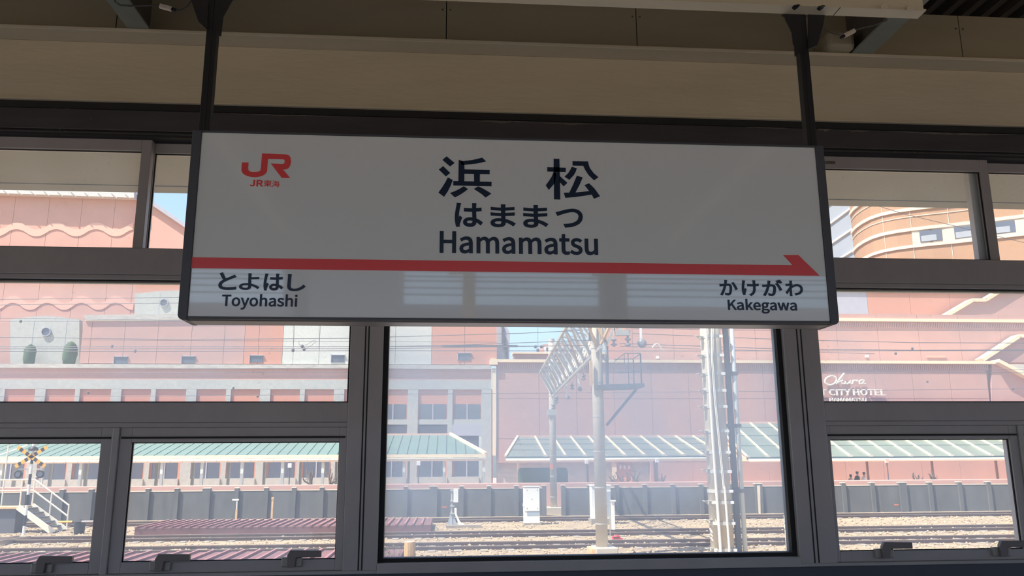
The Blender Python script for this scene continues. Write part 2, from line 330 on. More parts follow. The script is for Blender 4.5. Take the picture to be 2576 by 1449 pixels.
 'Toyohashi': '133 0 182 0 182 344 298 344 298 385 16 385 16 344 133 344|474 -7 514 0 550 18 579 49 599 91 606 142 599 194 579 236 550 267 514 286 474 293 433 286 397 267 368 236 349 194 342 142 349 91 368 49 397 18 433 0|474 33 446 38 423 53 406 76 395 106 391 142 395 179 406 209 423 232 446 247 474 252 501 247 524 232 542 209 553 179 557 142 553 106 542 76 524 53 501 38|686 -123 717 -118 742 -104 763 -83 779 -56 793 -24 900 285 853 285 801 127 778 46 776 46 747 127 690 285 640 285 754 -1 748 -22 733 -54 712 -75 684 -84 662 -79 652 -117|1066 -7 1106 0 1142 18 1171 49 1190 91 1197 142 1190 194 1171 236 1142 267 1106 286 1066 293 1025 286 989 267 960 236 941 194 934 142 941 91 960 49 989 18 1025 0|1066 33 1038 38 1015 53 998 76 987 106 983 142 987 179 998 209 1015 232 1038 247 1066 252 1093 247 1116 232 1134 209 1145 179 1149 142 1145 106 1134 76 1116 53 1093 38|1273 0 1321 0 1321 207 1348 231 1372 246 1399 251 1430 243 1448 218 1453 174 1453 0 1501 0 1501 181 1498 220 1488 251 1470 274 1446 288 1414 293 1378 286 1347 269 1319 245 1321 304 1321 418 1273 418|1658 -7 1692 -1 1723 13 1752 34 1754 34 1758 0 1797 0 1797 175 1794 215 1783 247 1763 272 1736 287 1699 293 1655 287 1617 272 1587 255 1605 222 1630 237 1659 248 1691 253 1727 242 1745 216 1749 181 1685 170 1636 155 1601 134 1581 108 1575 74 1585 30 1615 3|1671 32 1646 37 1628 51 1621 77 1625 98 1638 115 1663 129 1699 141 1749 149 1749 69 1723 49 1697 36|1962 -7 1999 -2 2028 10 2049 28 2061 51 2066 78 2061 106 2047 127 2027 143 2004 155 1979 164 1949 177 1926 192 1918 214 1923 235 1941 250 1971 255 1994 252 2015 243 2035 230 2058 260 2034 276 2004 288 1970 293 1936 288 1908 277 1888 260 1876 237 1872 212 1884 172 1916 146 1955 129 1986 116 2010 99 2020 75 2014 53 1995 37 1964 30 1932 35 1905 47 1879 65 1856 33 1887 12 1923 -2|2133 0 2182 0 2182 207 2208 231 2233 246 2259 251 2290 243 2308 218 2314 174 2314 0 2361 0 2361 181 2358 220 2348 251 2331 274 2306 288 2274 293 2238 286 2207 269 2180 245 2182 304 2182 418 2133 418|2452 0 2501 0 2501 285 2452 285|2476 344 2493 348 2504 359 2508 376 2504 392 2493 403 2476 407 2460 403 2449 392 2445 376 2449 359 2460 348',
 'Kakegawa': '53 0 101 0 101 122 168 201 283 0 337 0 198 239 319 385 264 385 102 192 101 192 101 385 53 385|453 -7 487 -1 519 13 548 34 549 34 554 0 593 0 593 175 589 215 578 247 559 272 531 287 494 293 450 287 413 272 382 255 401 222 426 237 454 248 486 253 522 242 540 216 545 181 480 170 431 155 397 134 377 108 370 74 381 30 411 3|467 32 441 37 423 51 416 77 421 98 434 115 458 129 495 141 545 149 545 69 519 49 493 36|683 0 731 0 731 75 784 138 868 0 920 0 812 170 907 285 853 285 733 135 731 135 731 418 683 418|1089 -7 1125 -3 1156 7 1182 22 1165 54 1144 42 1120 34 1094 32 1064 36 1038 49 1019 70 1005 98 999 131 1192 131 1194 159 1189 204 1175 241 1151 269 1120 286 1080 293 1042 286 1007 266 978 235 959 194 952 142 959 91 978 49 1008 19 1045 0|999 165 1006 196 1019 221 1036 239 1057 250 1081 254 1119 244 1143 214 1152 165|1360 -131 1409 -126 1449 -112 1479 -90 1498 -63 1505 -33 1501 -7 1489 12 1469 25 1441 33 1405 35 1349 35 1319 39 1304 50 1299 66 1302 80 1308 91 1318 100 1331 95 1346 92 1360 90 1393 95 1422 108 1444 128 1459 156 1464 190 1461 213 1453 233 1441 248 1499 248 1499 285 1400 285 1360 293 1327 288 1298 275 1274 254 1259 225 1253 191 1259 159 1272 133 1290 114 1290 112 1276 99 1264 81 1259 59 1262 39 1271 23 1285 12 1285 9 1262 -9 1248 -31 1243 -55 1248 -82 1264 -103 1289 -119 1321 -128|1360 123 1330 131 1308 155 1299 191 1308 227 1329 249 1360 257 1391 249 1412 227 1421 191 1412 155 1390 131|1367 -98 1323 -92 1294 -75 1285 -48 1288 -32 1297 -15 1314 0 1350 -4 1400 -4 1431 -8 1451 -19 1457 -40 1446 -68 1415 -90|1626 -7 1660 -1 1692 13 1721 34 1722 34 1726 0 1766 0 1766 175 1762 215 1751 247 1732 272 1704 287 1667 293 1623 287 1585 272 1555 255 1574 222 1598 237 1627 248 1659 253 1695 242 1713 216 1718 181 1653 170 1604 155 1570 134 1550 108 1543 74 1554 30 1583 3|1640 32 1614 37 1596 51 1589 77 1593 98 1607 115 1631 129 1668 141 1718 149 1718 69 1691 49 1666 36|1901 0 1957 0 1997 153 2017 236 2019 236 2039 154 2080 0 2138 0 2215 285 2169 285 2128 120 2110 41 2108 41 2088 120 2043 285 1996 285 1952 120 1933 41 1930 41 1913 120 1871 285 1822 285|2343 -7 2377 -1 2409 13 2438 34 2439 34 2443 0 2483 0 2483 175 2479 215 2468 247 2449 272 2421 287 2384 293 2340 287 2302 272 2272 255 2290 222 2315 237 2344 248 2376 253 2412 242 2430 216 2435 181 2370 170 2321 155 2287 134 2267 108 2260 74 2271 30 2300 3|2357 32 2331 37 2313 51 2306 77 2310 98 2324 115 2348 129 2385 141 2435 149 2435 69 2408 49 2383 36',
 'ACT CITY HOTEL': '2 0 51 0 88 118 229 118 266 0 317 0 186 385 132 385|100 156 119 215 158 346 160 346 199 215 217 156|517 -7 546 -4 572 2 595 14 616 29 636 48 609 79 583 56 553 41 519 36 479 43 446 63 421 96 405 140 400 194 405 247 422 290 447 322 481 342 521 349 552 345 578 332 600 313 626 345 599 368 564 385 520 392 465 383 418 357 382 316 358 261 350 192 358 124 381 68 417 27 463 2|787 0 836 0 836 344 953 344 953 385 671 385 671 344 787 344|1285 -7 1313 -4 1339 2 1362 14 1384 29 1403 48 1376 79 1350 56 1321 41 1287 36 1246 43 1213 63 1188 96 1172 140 1167 194 1173 247 1189 290 1214 322 1248 342 1288 349 1319 345 1345 332 1367 313 1393 345 1367 368 1331 385 1288 392 1233 383 1186 357 1149 316 1125 261 1117 192 1125 124 1148 68 1184 27 1230 2|1475 0 1523 0 1523 385 1475 385|1709 0 1757 0 1757 344 1874 344 1874 385 1592 385 1592 344 1709 344|2005 0 2054 0 2054 149 2170 385 2119 385 2070 276 2031 192 2029 192 1991 276 1941 385 1890 385 2005 149|2340 0 2388 0 2388 182 2568 182 2568 0 2617 0 2617 385 2568 385 2568 224 2388 224 2388 385 2340 385|2864 -7 2918 2 2964 28 2998 70 3021 126 3028 194 3021 262 2998 317 2964 358 2918 383 2864 392 2810 383 2764 358 2730 317 2707 262 2700 194 2707 126 2730 70 2764 28 2810 2|2864 36 2825 43 2794 64 2770 97 2755 140 2749 194 2755 247 2770 290 2794 322 2825 342 2864 349 2902 342 2934 322 2958 290 2973 247 2978 194 2973 140 2958 97 2934 64 2903 43|3192 0 3241 0 3241 344 3357 344 3357 385 3075 385 3075 344 3192 344|3426 0 3654 0 3654 41 3475 41 3475 182 3621 182 3621 223 3475 223 3475 344 3648 344 3648 385 3426 385|3736 0 3953 0 3953 41 3784 41 3784 385 3736 385',
 'HAMAMATSU': '53 0 101 0 101 182 281 182 281 0 330 0 330 385 281 385 281 224 101 224 101 385 53 385|384 0 433 0 471 118 611 118 648 0 700 0 569 385 515 385|483 156 502 215 540 346 542 346 581 215 599 156|755 0 798 0 798 213 792 327 794 327 825 239 898 39 931 39 1003 239 1034 327 1036 327 1030 213 1030 0 1075 0 1075 385 1017 385 943 179 916 99 914 99 887 179 813 385 755 385|1130 0 1179 0 1216 118 1357 118 1394 0 1445 0 1315 385 1261 385|1228 156 1247 215 1286 346 1288 346 1327 215 1345 156|1501 0 1544 0 1544 213 1538 327 1540 327 1571 239 1644 39 1676 39 1749 239 1780 327 1782 327 1776 213 1776 0 1821 0 1821 385 1763 385 1689 179 1662 99 1660 99 1632 179 1559 385 1501 385|1876 0 1925 0 1962 118 2103 118 2140 0 2191 0 2060 385 2006 385|1974 156 1993 215 2032 346 2034 346 2072 215 2091 156|2326 0 2375 0 2375 344 2492 344 2492 385 2210 385 2210 344 2326 344|2668 -7 2712 -1 2748 14 2775 38 2792 68 2798 102 2794 133 2783 158 2766 177 2744 193 2719 205 2664 229 2634 243 2610 263 2600 294 2609 323 2634 342 2672 349 2706 345 2735 333 2760 314 2785 345 2768 360 2747 373 2724 383 2699 390 2672 392 2633 387 2599 373 2574 351 2557 323 2551 290 2556 260 2568 235 2586 216 2607 202 2629 191 2684 167 2717 151 2740 130 2749 98 2739 65 2712 44 2668 36 2629 42 2593 58 2562 84 2533 50 2555 31 2579 15 2606 3 2636 -4|3011 -7 3055 -1 3093 16 3123 47 3142 94 3149 159 3149 385 3102 385 3102 158 3097 109 3084 75 3065 52 3040 40 3011 36 2982 40 2957 52 2938 75 2925 109 2921 158 2921 385 2872 385 2872 159 2879 94 2898 47 2928 16 2966 -1',
}

# ================================================================ THE STATION
YW = 4.80                                              # face of the window wall
XL, XR = -4.6, 6.2                                     # how far the wall runs to both sides
YOPEN = -3.0                                           # platform edge behind the camera
z_head_top = Z(1288, 284, 4.75)
z_face_top = Z(1288, 140, 4.75)
z_flange = z_face_top
z_ceil = Z(2430, 42, 4.75)+0.02
z_hb = Z(0, 325, YW)
z_ug_t, z_ug_b = Z(170, 371, YW), Z(170, 618, YW)
z_t1_b = Z(170, 701, YW)
z_mg_b = Z(430, 1013, YW)
z_st = Z(600, 1075, YW)
z_lg_t, z_lg_b = Z(590, 1112, YW), Z(570, 1411, YW)
z_bot = Z(1480, 1434, YW)
x_p1a, x_p1b = X(884, 812, YW), X(966, 812, YW)
x_p2a, x_p2b = X(1966, 818, YW), X(2054, 818, YW)
bay = x_p2a-x_p1a
x_p0b = x_p1b-bay-0.02
x_p3a = x_p2a+bay

# beige girder over the windows, its top ledge and the boards above it
g = thing('trim_1', 'wide beige painted girder running above the windows with a projecting top ledge', 'girder', (0, 4.8, z_head_top), kind='structure')
MB().box(XL, XR, 4.75, 4.86, z_head_top, z_face_top).build('girder_face', 'beige', g, bevel=0.004)
Yf = 4.75*(z_flange-CAMZ)/((Z(1288, 112, 4.75)-CAMZ))
MB().box(XL, XR, Yf, 4.86, z_flange, z_flange+0.022).build('ledge', 'beige', g, bevel=0.003)
MB().box(XL, XR, 4.738, 4.75, z_head_top, z_head_top+0.012).build('lower_lip', 'beige', g)
xs = [XL, X(290, 40, 4.75), X(1123, 40, 4.75), X(1604, 80, 4.75), X(2300, 100, 4.75)+0.35, XR]
bd = thing('wall_back', 'beige boards coloured as in shade, with thin upright joints behind the girder ledge', 'wall boards', (0, 4.8, z_flange), kind='structure')
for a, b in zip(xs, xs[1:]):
    o = MB().box(a+0.003, b-0.003, 4.775, 4.84, z_flange+0.022, z_ceil).build('board', 'beige_shade', bd)
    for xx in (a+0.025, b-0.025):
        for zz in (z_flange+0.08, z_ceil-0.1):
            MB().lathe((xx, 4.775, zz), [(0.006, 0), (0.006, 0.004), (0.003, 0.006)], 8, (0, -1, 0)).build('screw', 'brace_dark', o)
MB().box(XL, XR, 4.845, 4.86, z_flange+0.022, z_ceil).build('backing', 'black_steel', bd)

# dark header beam with streaks of grime
h = thing('trim_2', 'near black header beam with grey dust streaks above the window glass', 'beam', (0, 4.8, z_hb), kind='structure')
MB().box(XL, XR, 4.77, 4.95, z_hb, z_head_top).build('beam', 'header', h, bevel=0.004)
MB().box(XL, XR, 4.755, 4.772, z_head_top-0.045, z_head_top-0.002).build('shadow_gap_strip', 'black_steel', h)
for a, b, yy, th in ((60, 280, 268, 5), (330, 350, 275, 4), (560, 860, 285, 4), (1190, 1330, 303, 6), (1330, 1520, 309, 4), (1850, 2010, 318, 4), (2050, 2100, 323, 8), (2130, 2190, 327, 7), (2240, 2570, 331, 7)):
    pts = []
    n = 14
    for i in range(n+1):
        px = a+(b-a)*i/n; py = yy+(px-a)*0.024+random.uniform(-1.2, 1.2)
        pts.append((X(px, py, 4.769), Z(px, py, 4.769)))
    lo = [(x, z-0.0024*th*math.sin(math.pi*min(1, max(0.02, i/n)))*random.uniform(0.5, 1)) for i, (x, z) in enumerate(pts)]
    MB().prism(pts+lo[::-1], 4.7662, 4.7702).build('dust_streak', 'dirt', h)
for px, py in ((2301, 383), (2320, 384), (1911, 333), (1828, 350), (2523, 376), (2541, 389), (165, 330), (150, 326), (75, 329), (228, 301), (2190, 383), (2252, 382)):
    q = P(px, py, 4.765)
    MB().lathe(q, [(0.004, 0), (0.003, 0.003)], 6, (0, -1, 0)).build('paint_fleck', 'dirt', h)
MB().box(XL, XR, 4.785, 4.93, z_hb-0.035, z_hb).build('head_track', 'frame_seal', h, bevel=0.003)
MB().box(XL, XR, 4.775, 4.80, z_hb-0.022, z_hb-0.012).build('track_lip', 'header', h)

# upright posts and cross rails of the window wall
def post(name, x0, x1, label, grooves):
    t = thing(name, label, 'window post', ((x0+x1)/2, YW, z_bot), kind='structure')
    MB().box(x0, x1, 4.785, 4.95, z_bot, z_hb-0.02).build('post', 'frame', t, bevel=0.004)
    for gx in grooves:
        MB().box(gx-0.004, gx+0.004, 4.7835, 4.79, z_bot, z_hb-0.02).build('groove', 'frame_seal', t)
    return t
pw = x_p1b-x_p1a
post('trim_3', x_p1a, x_p1b, 'brown metal window post left of the big central pane', (x_p1a+pw*0.46, x_p1a+pw*0.56))
post('trim_4', x_p2a, x_p2b, 'brown metal window post right of the big central pane', (x_p2a+pw*0.45, x_p2a+pw*0.58))
post('trim_5', x_p0b-pw, x_p0b, 'brown metal window post at the left end of the window wall', (x_p0b-pw*0.5,))
post('trim_6', x_p3a, x_p3a+pw, 'brown metal window post at the right end of the window wall', (x_p3a+pw*0.5,))
def rail(name, x0, x1, z0, z1, label):
    t = thing(name, label, 'window rail', ((x0+x1)/2, YW, z0), kind='structure')
    MB().box(x0, x1, 4.79, 4.95, z0+0.028, z1).build('rail', 'frame', t, bevel=0.004)
    MB().box(x0, x1, 4.80, 4.95, z0, z0+0.028).build('glazing_bead', 'frame', t, bevel=0.003)
    return t
rail('trim_7', x_p0b, x_p1a, z_t1_b, z_ug_b-0.01, 'wide brown cross rail below the upper left sliding windows')
rail('trim_8', x_p1b, x_p2a, z_t1_b, z_ug_b-0.01, 'wide brown cross rail hidden behind the station sign')
rail('trim_9', x_p2b, x_p3a, z_t1_b, z_ug_b-0.01, 'wide brown cross rail below the upper right sliding windows')
rail('trim_10', x_p0b, x_p1a, z_st, z_mg_b, 'wide brown cross rail above the left tilting windows')
rail('trim_11', x_p2b, x_p3a, z_st, z_mg_b, 'wide brown cross rail above the right tilting windows')
t = thing('trim_12', 'long brown bottom rail under all the windows', 'window rail', (0, YW, z_bot), kind='structure')
MB().box(XL, XR, 4.78, 4.95, z_bot, z_lg_b-0.06).build('bottom_rail', 'frame', t, bevel=0.004)
t = thing('wall_front', 'dark grey dado wall under the window sill', 'wall', (0, YW, 0), kind='structure')
MB().box(XL, XR, 4.80, 5.0, 0.0, z_bot).build('dado', 'dado', t)
for a, b, nm in ((XL, x_p0b-pw, 'left_end_panel'), (x_p3a+pw, XR, 'right_end_panel')):
    MB().box(a, b, 4.80, 4.92, z_bot, z_hb).build(nm, 'frame', t)

def pane(parent, x0, x1, z0, z1, y, material):
    return MB().box(x0, x1, y, y+0.006, z0, z1).build('pane', material, parent)
def sash(name, label, x0, x1, z0, z1, gx0, gx1, gz0, gz1, y, material, parent=None):
    """a sash: two stiles, two rails and one pane"""
    t = parent or thing(name, label, 'window', ((x0+x1)/2, y, z0), kind='structure')
    d = 0.05
    MB().box(x0, gx0, y, y+d, z0, z1).build('stile', 'frame', t, bevel=0.003)
    MB().box(gx1, x1, y, y+d, z0, z1).build('stile', 'frame', t, bevel=0.003)
    MB().box(gx0, gx1, y, y+d, gz1, z1).build('top_rail', 'frame', t, bevel=0.003)
    MB().box(gx0, gx1, y, y+d, z0, gz0).build('bottom_rail', 'frame', t, bevel=0.003)
    p = pane(t, gx0-0.004, gx1+0.004, gz0-0.004, gz1+0.004, y+d*0.5, material)
    for a, b, c, e in ((gx0, gx0+0.005, gz0, gz1), (gx1-0.005, gx1, gz0, gz1), (gx0, gx1, gz0, gz0+0.005), (gx0, gx1, gz1-0.005, gz1)):
        MB().box(a, b, y+d*0.3, y+d*0.5, c, e).build('gasket', 'frame_seal', p)
    return t
zt, zb = z_hb-0.03, z_ug_b-0.012
sA, sB = X(351, 376, YW), X(376, 376, YW)
w1 = sash('window_1', 'upper left sliding window sash showing the curved pink hall roof', x_p0b, sB, zb, zt, x_p0b+0.05, X(339, 500, YW), z_ug_b, z_ug_t, 4.83, 'glass_upper')
sash('window_2', 'narrow upper window sash beside the left edge of the station sign', sB-0.07, x_p1a, zb, zt, X(365, 500, YW), x_p1a-0.05, z_ug_b, z_ug_t+0.01, 4.885, 'glass_upper')
mx = (x_p1b+x_p2a)/2
sash('window_3', 'upper sliding window sash behind the left half of the sign', x_p1b, mx+0.03, zb, zt, x_p1b+0.05, mx-0.03, z_ug_b, z_ug_t, 4.83, 'glass_upper')
sash('window_4', 'upper sliding window sash behind the right half of the sign', mx-0.03, x_p2a, zb, zt, mx+0.03, x_p2a-0.05, z_ug_b, z_ug_t, 4.885, 'glass_upper')
sC = X(2490, 540, YW)
w5 = sash('window_5', 'upper right sliding window sash showing the orange round tower', x_p2b, X(2508, 530, YW), zb, zt, x_p2b+0.05, X(2487, 530, YW), z_ug_b, z_ug_t-0.01, 4.83, 'glass_upper')
sash('window_6', 'upper window sash at the right edge of the photo', X(2470, 530, YW), x_p3a, zb, zt, X(2521, 530, YW), x_p3a-0.05, z_ug_b, z_ug_t+0.01, 4.885, 'glass_upper')
MB().box(X(2074, 408, 4.828), X(2101, 408, 4.828), 4.8275, 4.8302, Z(2085, 412, 4.828), Z(2085, 405, 4.828)).build('paper_sticker', 'dirt', w5)
def fixed(name, label, x0, x1, z0, z1, material, bead=0.018):
    t = thing(name, label, 'window', ((x0+x1)/2, 4.85, z0), kind='structure')
    for a, b, c, e in ((x0, x0+bead, z0, z1), (x1-bead, x1, z0, z1)):
        MB().box(a, b, 4.82, 4.90, c, e).build('side_bead', 'frame_seal', t)
    for c, e in ((z0, z0+bead*0.7), (z1-bead*0.7, z1)):
        MB().box(x0+bead, x1-bead, 4.82, 4.90, c, e).build('bead', 'frame_seal', t)
    pane(t, x0+bead*0.5, x1-bead*0.5, z0+bead*0.3, z1-bead*0.3, 4.86, material)
    return t
fixed('window_7', 'fixed middle pane left of the post showing the pink hall and grey arches', x_p0b, x_p1a, z_mg_b, z_t1_b, 'glass_mid', 0.012)
fixed('window_8', 'big fixed central pane below the sign showing poles and tracks', x_p1b, x_p2a, Z(1480, 1408, YW), z_t1_b, 'glass_centre', 0.03)
fixed('window_9', 'fixed middle pane on the right showing the pink hotel wall', x_p2b, x_p3a, z_mg_b, z_t1_b, 'glass_mid', 0.012)
t = thing('trim_13', 'brown sub rail under the big central pane', 'window rail', ((x_p1b+x_p2a)/2, YW, z_bot), kind='structure')
MB().box(x_p1b, x_p2a, 4.775, 4.95, z_bot, Z(1480, 1408, YW)).build('sub_rail', 'frame', t, bevel=0.004)

def handle(parent, px, py):
    """cam latch on the bottom rail of a tilting sash: lever over two lugs"""
    q = P(px, py, 4.80)
    a = MB().box(q.x-0.062, q.x-0.02, 4.775, 4.806, q.z-0.03, q.z+0.022).build('latch', 'handle_base', parent, bevel=0.005)
    MB().box(q.x+0.014, q.x+0.05, 4.775, 4.806, q.z-0.03, q.z+0.02).build('lug', 'handle_base', a, bevel=0.004)
    MB().prism([(q.x-0.028, q.z-0.03), (q.x+0.016, q.z-0.03), (q.x+0.022, q.z+0.022), (q.x+0.158, q.z+0.022), (q.x+0.158, q.z+0.058), (q.x-0.012, q.z+0.062), (q.x-0.028, q.z+0.035)], 4.755, 4.785).build('lever', 'handle', a, bevel=0.003)
def tilt(name, label, x0, x1, gx0, gx1, mat_, handles):
    t = sash(name, label, x0, x1, z_lg_b-0.06, z_st, gx0, gx1, z_lg_b, z_lg_t, 4.80, mat_)
    zz = z_st
    MB().box(x0+0.012, x1-0.012, 4.788, 4.80, z_st-0.062, z_st-0.052).build('drip_strip', 'frame_seal', t)
    for q in handles: handle(t, *q)
    return t
xm0, xm1 = X(275, 1200, YW), X(292, 1200, YW)
tilt('window_10', 'lower left tilting window showing the level crossing sign and stairs', x_p0b, xm0, x_p0b+0.06, X(245, 1200, YW), 'glass_low', ((112, 1426), ))
tilt('window_11', 'lower tilting window between the two left posts showing the green canopy', xm1, x_p1a, X(323, 1200, YW), X(851, 1200, YW), 'glass_low', ((408, 1421), (738, 1411)))
post('trim_14', xm0, xm1, 'slim dark upright between the two lower left tilting windows', ())
bpy.data.objects['trim_14'].children[0].scale = (1, 1, (z_st-z_bot)/(z_hb-0.02-z_bot))
xm2 = X(2578, 1230, YW)
post('trim_17', xm2, xm2+0.03, 'slim dark upright at the right edge between two lower tilting windows', ())
bpy.data.objects['trim_17'].children[0].scale = (1, 1, (z_st-z_bot)/(z_hb-0.02-z_bot))
tilt('window_12', 'lower right tilting window showing the plain pink wall and three people', x_p2b, xm2, X(2100, 1230, YW), X(2556, 1230, YW), 'glass_low', ((2223, 1389), (2517, 1385)))
tilt('window_13', 'lower tilting window at the right edge of the photo', xm2+0.03, x_p3a, xm2+0.09, x_p3a-0.06, 'glass_low', ())

# eave outside the windows
t = thing('trim_15', 'pale flat eave soffit outside, seen through the upper panes', 'eave', (0, 5.6, Z(1288, 345, 4.95)), kind='structure')
zs = Z(0, 318, 4.97)
Ye = 4.97
for _ in range(40):
    if P(1288, 500, Ye).z >= zs: break
    Ye += 0.05
MB().box(XL, XR, 4.95, Ye-0.16, zs, zs+0.06).build('soffit', 'soffit', t)
MB().box(XL, XR, Ye-0.155, Ye, zs-0.006, zs+0.10).build('fascia', 'soffit', t)
MB().box(XL, XR, 4.95, Ye+0.05, zs+0.10, zs+0.14).build('eave_roof', 'roof_metal', t)
MB().box(XL, XR, 4.86, 4.97, z_head_top-0.02, z_ceil+0.2).build('upper_wall', 'roof_metal', t)

# platform floor, roof deck, roof beams
MB_floor = MB().box(-14, 16, YOPEN, 4.8, 0.9, 1.1)
one('floor', MB_floor, 'floor_tile', 'grey platform floor below the camera', 'floor', kind='structure')
mb = MB()
pts = []
x = -14.0; up = False
while x < 16:
    pts += [(x, z_ceil), (x+0.05, z_ceil), (x+0.07, z_ceil+0.05), (x+0.12, z_ceil+0.05)]
    x += 0.14
top = [(p[0], p[1]+0.01) for p in pts]
vs = [(a, YOPEN-0.3, b) for a, b in pts]+[(a, 4.9, b) for a, b in pts]
n = len(pts)
mb.poly(vs, [(i, i+1, n+i+1, n+i) for i in range(n-1)])
mb.box(-14, 16, YOPEN-0.3, 4.9, z_ceil+0.06, z_ceil+0.12)
one('ceiling', mb, 'deck', 'dark corrugated roof deck at the upper right corner', 'ceiling', kind='structure')
def roof_beam(px0, px1, py, label):
    x0, x1 = X(px0, py, 4.75), X(px1, py, 4.75); z0 = z_flange+0.024
    t = thing('roof_beam', label, 'roof beam', ((x0+x1)/2, 1.0, z0), 'steel roof beams under the deck')
    MB().box(x0, x1, YOPEN, 4.77, z0, z0+0.012).build('lower_flange', 'brace', t)
    MB().box((x0+x1)/2-0.005, (x0+x1)/2+0.005, YOPEN, 4.77, z0+0.012, z_ceil-0.012).build('web', 'brace_dark', t)
    MB().box(x0, x1, YOPEN, 4.77, z_ceil-0.012, z_ceil-0.001).build('upper_flange', 'brace_dark', t)
    return t
roof_beam(345, 398, 70, 'grey steel roof beam beside the left sign hanger')
roof_beam(2116, 2166, 132, 'grey steel roof beam beside the right sign hanger')
one('fascia_duct', MB().box(X(2058, 118, 4.7), X(2124, 118, 4.7), 4.55, 4.77, z_flange+0.024, z_flange+0.16), 'beige_shade', 'small rounded beige box behind the right sign hanger', 'duct box', bevel=0.03)

# channel that carries the sign hangers
YC = 3.265
YC0, YC1 = 3.165, 3.235                                # front and rear edge of the lower flange
zc0 = Z(1720, 25, YC1)
xe = X(2308, 47, YC1)
ch = thing('hanger_channel', 'long beige steel channel across the top with bolt holes and bolts', 'steel channel', (0, YC, zc0))
MB().box(-3.6, xe, YC0, YC1, zc0, zc0+0.008).build('lower_flange', 'beige', ch)
MB().box(-3.6, xe-0.012, YC0, YC0+0.008, zc0+0.008, zc0+0.16).build('web', 'beige', ch)
MB().box(-3.6, xe, YC0, YC1, zc0+0.16, zc0+0.168).build('upper_flange', 'beige', ch)
MB().box(X(2094, 30, YC1), X(2094, 30, YC1)+0.004, YC0, YC1, zc0-0.001, zc0).build('weld_seam', 'brace_dark', ch)
for px, py in ((2000, 18), (2063, 20)):
    d_ = ray(px, py); q = Vector((0, 0, CAMZ))+d_*((zc0-CAMZ)/d_.z)
    mb = MB()
    out = [(-0.014, -0.012), (0.004, -0.024), (0.015, -0.020), (0.014, 0.006), (0.008, 0.022), (-0.004, 0.016), (-0.012, 0.006)]
    mb.poly([(q.x+u, q.y+v, zc0-0.0012) for u, v in out]+[(q.x+u, q.y+v, zc0+0.0005) for u, v in out], [tuple(range(7)), tuple(range(13, 6, -1))]+[(k, (k+1) % 7, (k+1) % 7+7, k+7) for k in range(7)])
    mb.build('bolt_hole', 'black', ch)
for px, py in ((2225, 14), (2290, 18)):
    d_ = ray(px, py); q = Vector((0, 0, CAMZ))+d_*((zc0-CAMZ)/d_.z)
    b_ = MB().lathe(q-Vector((0, 0, 0.022)), [(0.007, 0), (0.007, 0.03)], 8).build('bolt', 'beige', ch)
    MB().lathe(q-Vector((0, 0, 0.012)), [(0.015, 0), (0.015, 0.012)], 6).build('nut', 'beige', b_)
for xx in (-2.8, -0.4, 2.0):
    MB().tube([(xx, YC0+0.03, zc0+0.16), (xx, YC0+0.03, z_ceil)], 0.012, 8).build('hanger_rod', 'brace', ch)

# loose cables with white connectors
def cable(label, pts, Y, ca, cb, ends):
    q = [P(px, py, Y) for px, py in pts]
    t = thing('hanging_cable', label, 'cable', q[0], 'loose cables by the hangers')
    MB().tube(q, 0.005, 6).build('wire', 'cable', t)
    a, b = P(*ca, Y), P(*cb, Y)
    c = MB().bar(a, b, 0.022, 0.024).build('connector', 'connector', t, bevel=0.003)
    MB().bar(b, b+(b-a)*0.35, 0.016, 0.016).build('plug', 'black', c)
    e = [P(px, py, Y) for px, py in ends]
    MB().tube(e, 0.004, 6).build('lead', 'cable', t)
cable('dark cable with a white connector left of the left sign hanger', ((283, -12), (290, 5), (302, 13), (330, 15), (370, 14), (402, 13)), 4.2, (402, 15), (432, 23), ((440, 26), (455, 26), (466, 20), (475, 12), (490, -12)))
cable('grey cable with a white connector right of the right sign hanger', ((2245, 36), (2228, 52), (2200, 63), (2170, 70), (2150, 76)), 4.2, (2150, 77), (2124, 90), ((2112, 88), (2095, 84), (2078, 78), (2066, 70)))

# ================================================================ THE STATION SIGN
YS = 3.20
sx0, sx1 = -1.031, 1.589
sz0, sz1 = CAMZ+0.550, CAMZ+1.324
SD = 0.13
sign = thing('station_sign', 'hanging white station name sign with a red arrow band and dark lettering', 'station sign', ((sx0+sx1)/2, YS+SD/2, sz0-0.02))
MB().box(sx0, sx1, YS, YS+0.012, sz0, sz1).build('face_panel', 'sign_white', sign, bevel=0.004)
MB().box(sx0, sx1, YS+SD-0.012, YS+SD, sz0, sz1).build('rear_panel', 'sign_white', sign, bevel=0.004)
for s_, a, b in ((-1, sx0-0.036, sx0), (1, sx1, sx1+0.036)):
    # end cap with rounded lower outer corner
    o = sx0-0.036 if s_ < 0 else sx1+0.036
    i = sx0 if s_ < 0 else sx1
    r = 0.022
    out = [(i, sz1+0.006), (o, sz1+0.006), (o, sz0-0.014+r)]
    for k in range(1, 6):
        a_ = math.pi/2*k/5
        out.append((o-s_*(r-r*math.cos(a_)), sz0-0.014+r-r*math.sin(a_)))
    out.append((i, sz0-0.014))
    MB().prism(out, YS-0.006, YS+SD+0.006).build('end_cap', 'bezel', sign, bevel=0.002)
MB().box(sx0, sx1, YS-0.004, YS+SD+0.004, sz1, sz1+0.006).build('top_rail', 'bezel', sign)
lo = MB().box(sx0, sx1, YS-0.004, YS+0.014, sz0-0.010, sz0).build('bottom_rail', 'bezel', sign, bevel=0.002)
MB().box(sx0, sx1, YS+0.014, YS+0.020, sz0-0.010, sz0).build('groove', 'frame_seal', lo)
MB().box(sx0, sx1, YS+0.020, YS+SD-0.014, sz0-0.014, sz0).build('underside', 'bezel_under', sign, bevel=0.002)
MB().box(sx0, sx1, YS+SD-0.014, YS+SD+0.004, sz0-0.012, sz0).build('bottom_rail', 'bezel', sign, bevel=0.002)
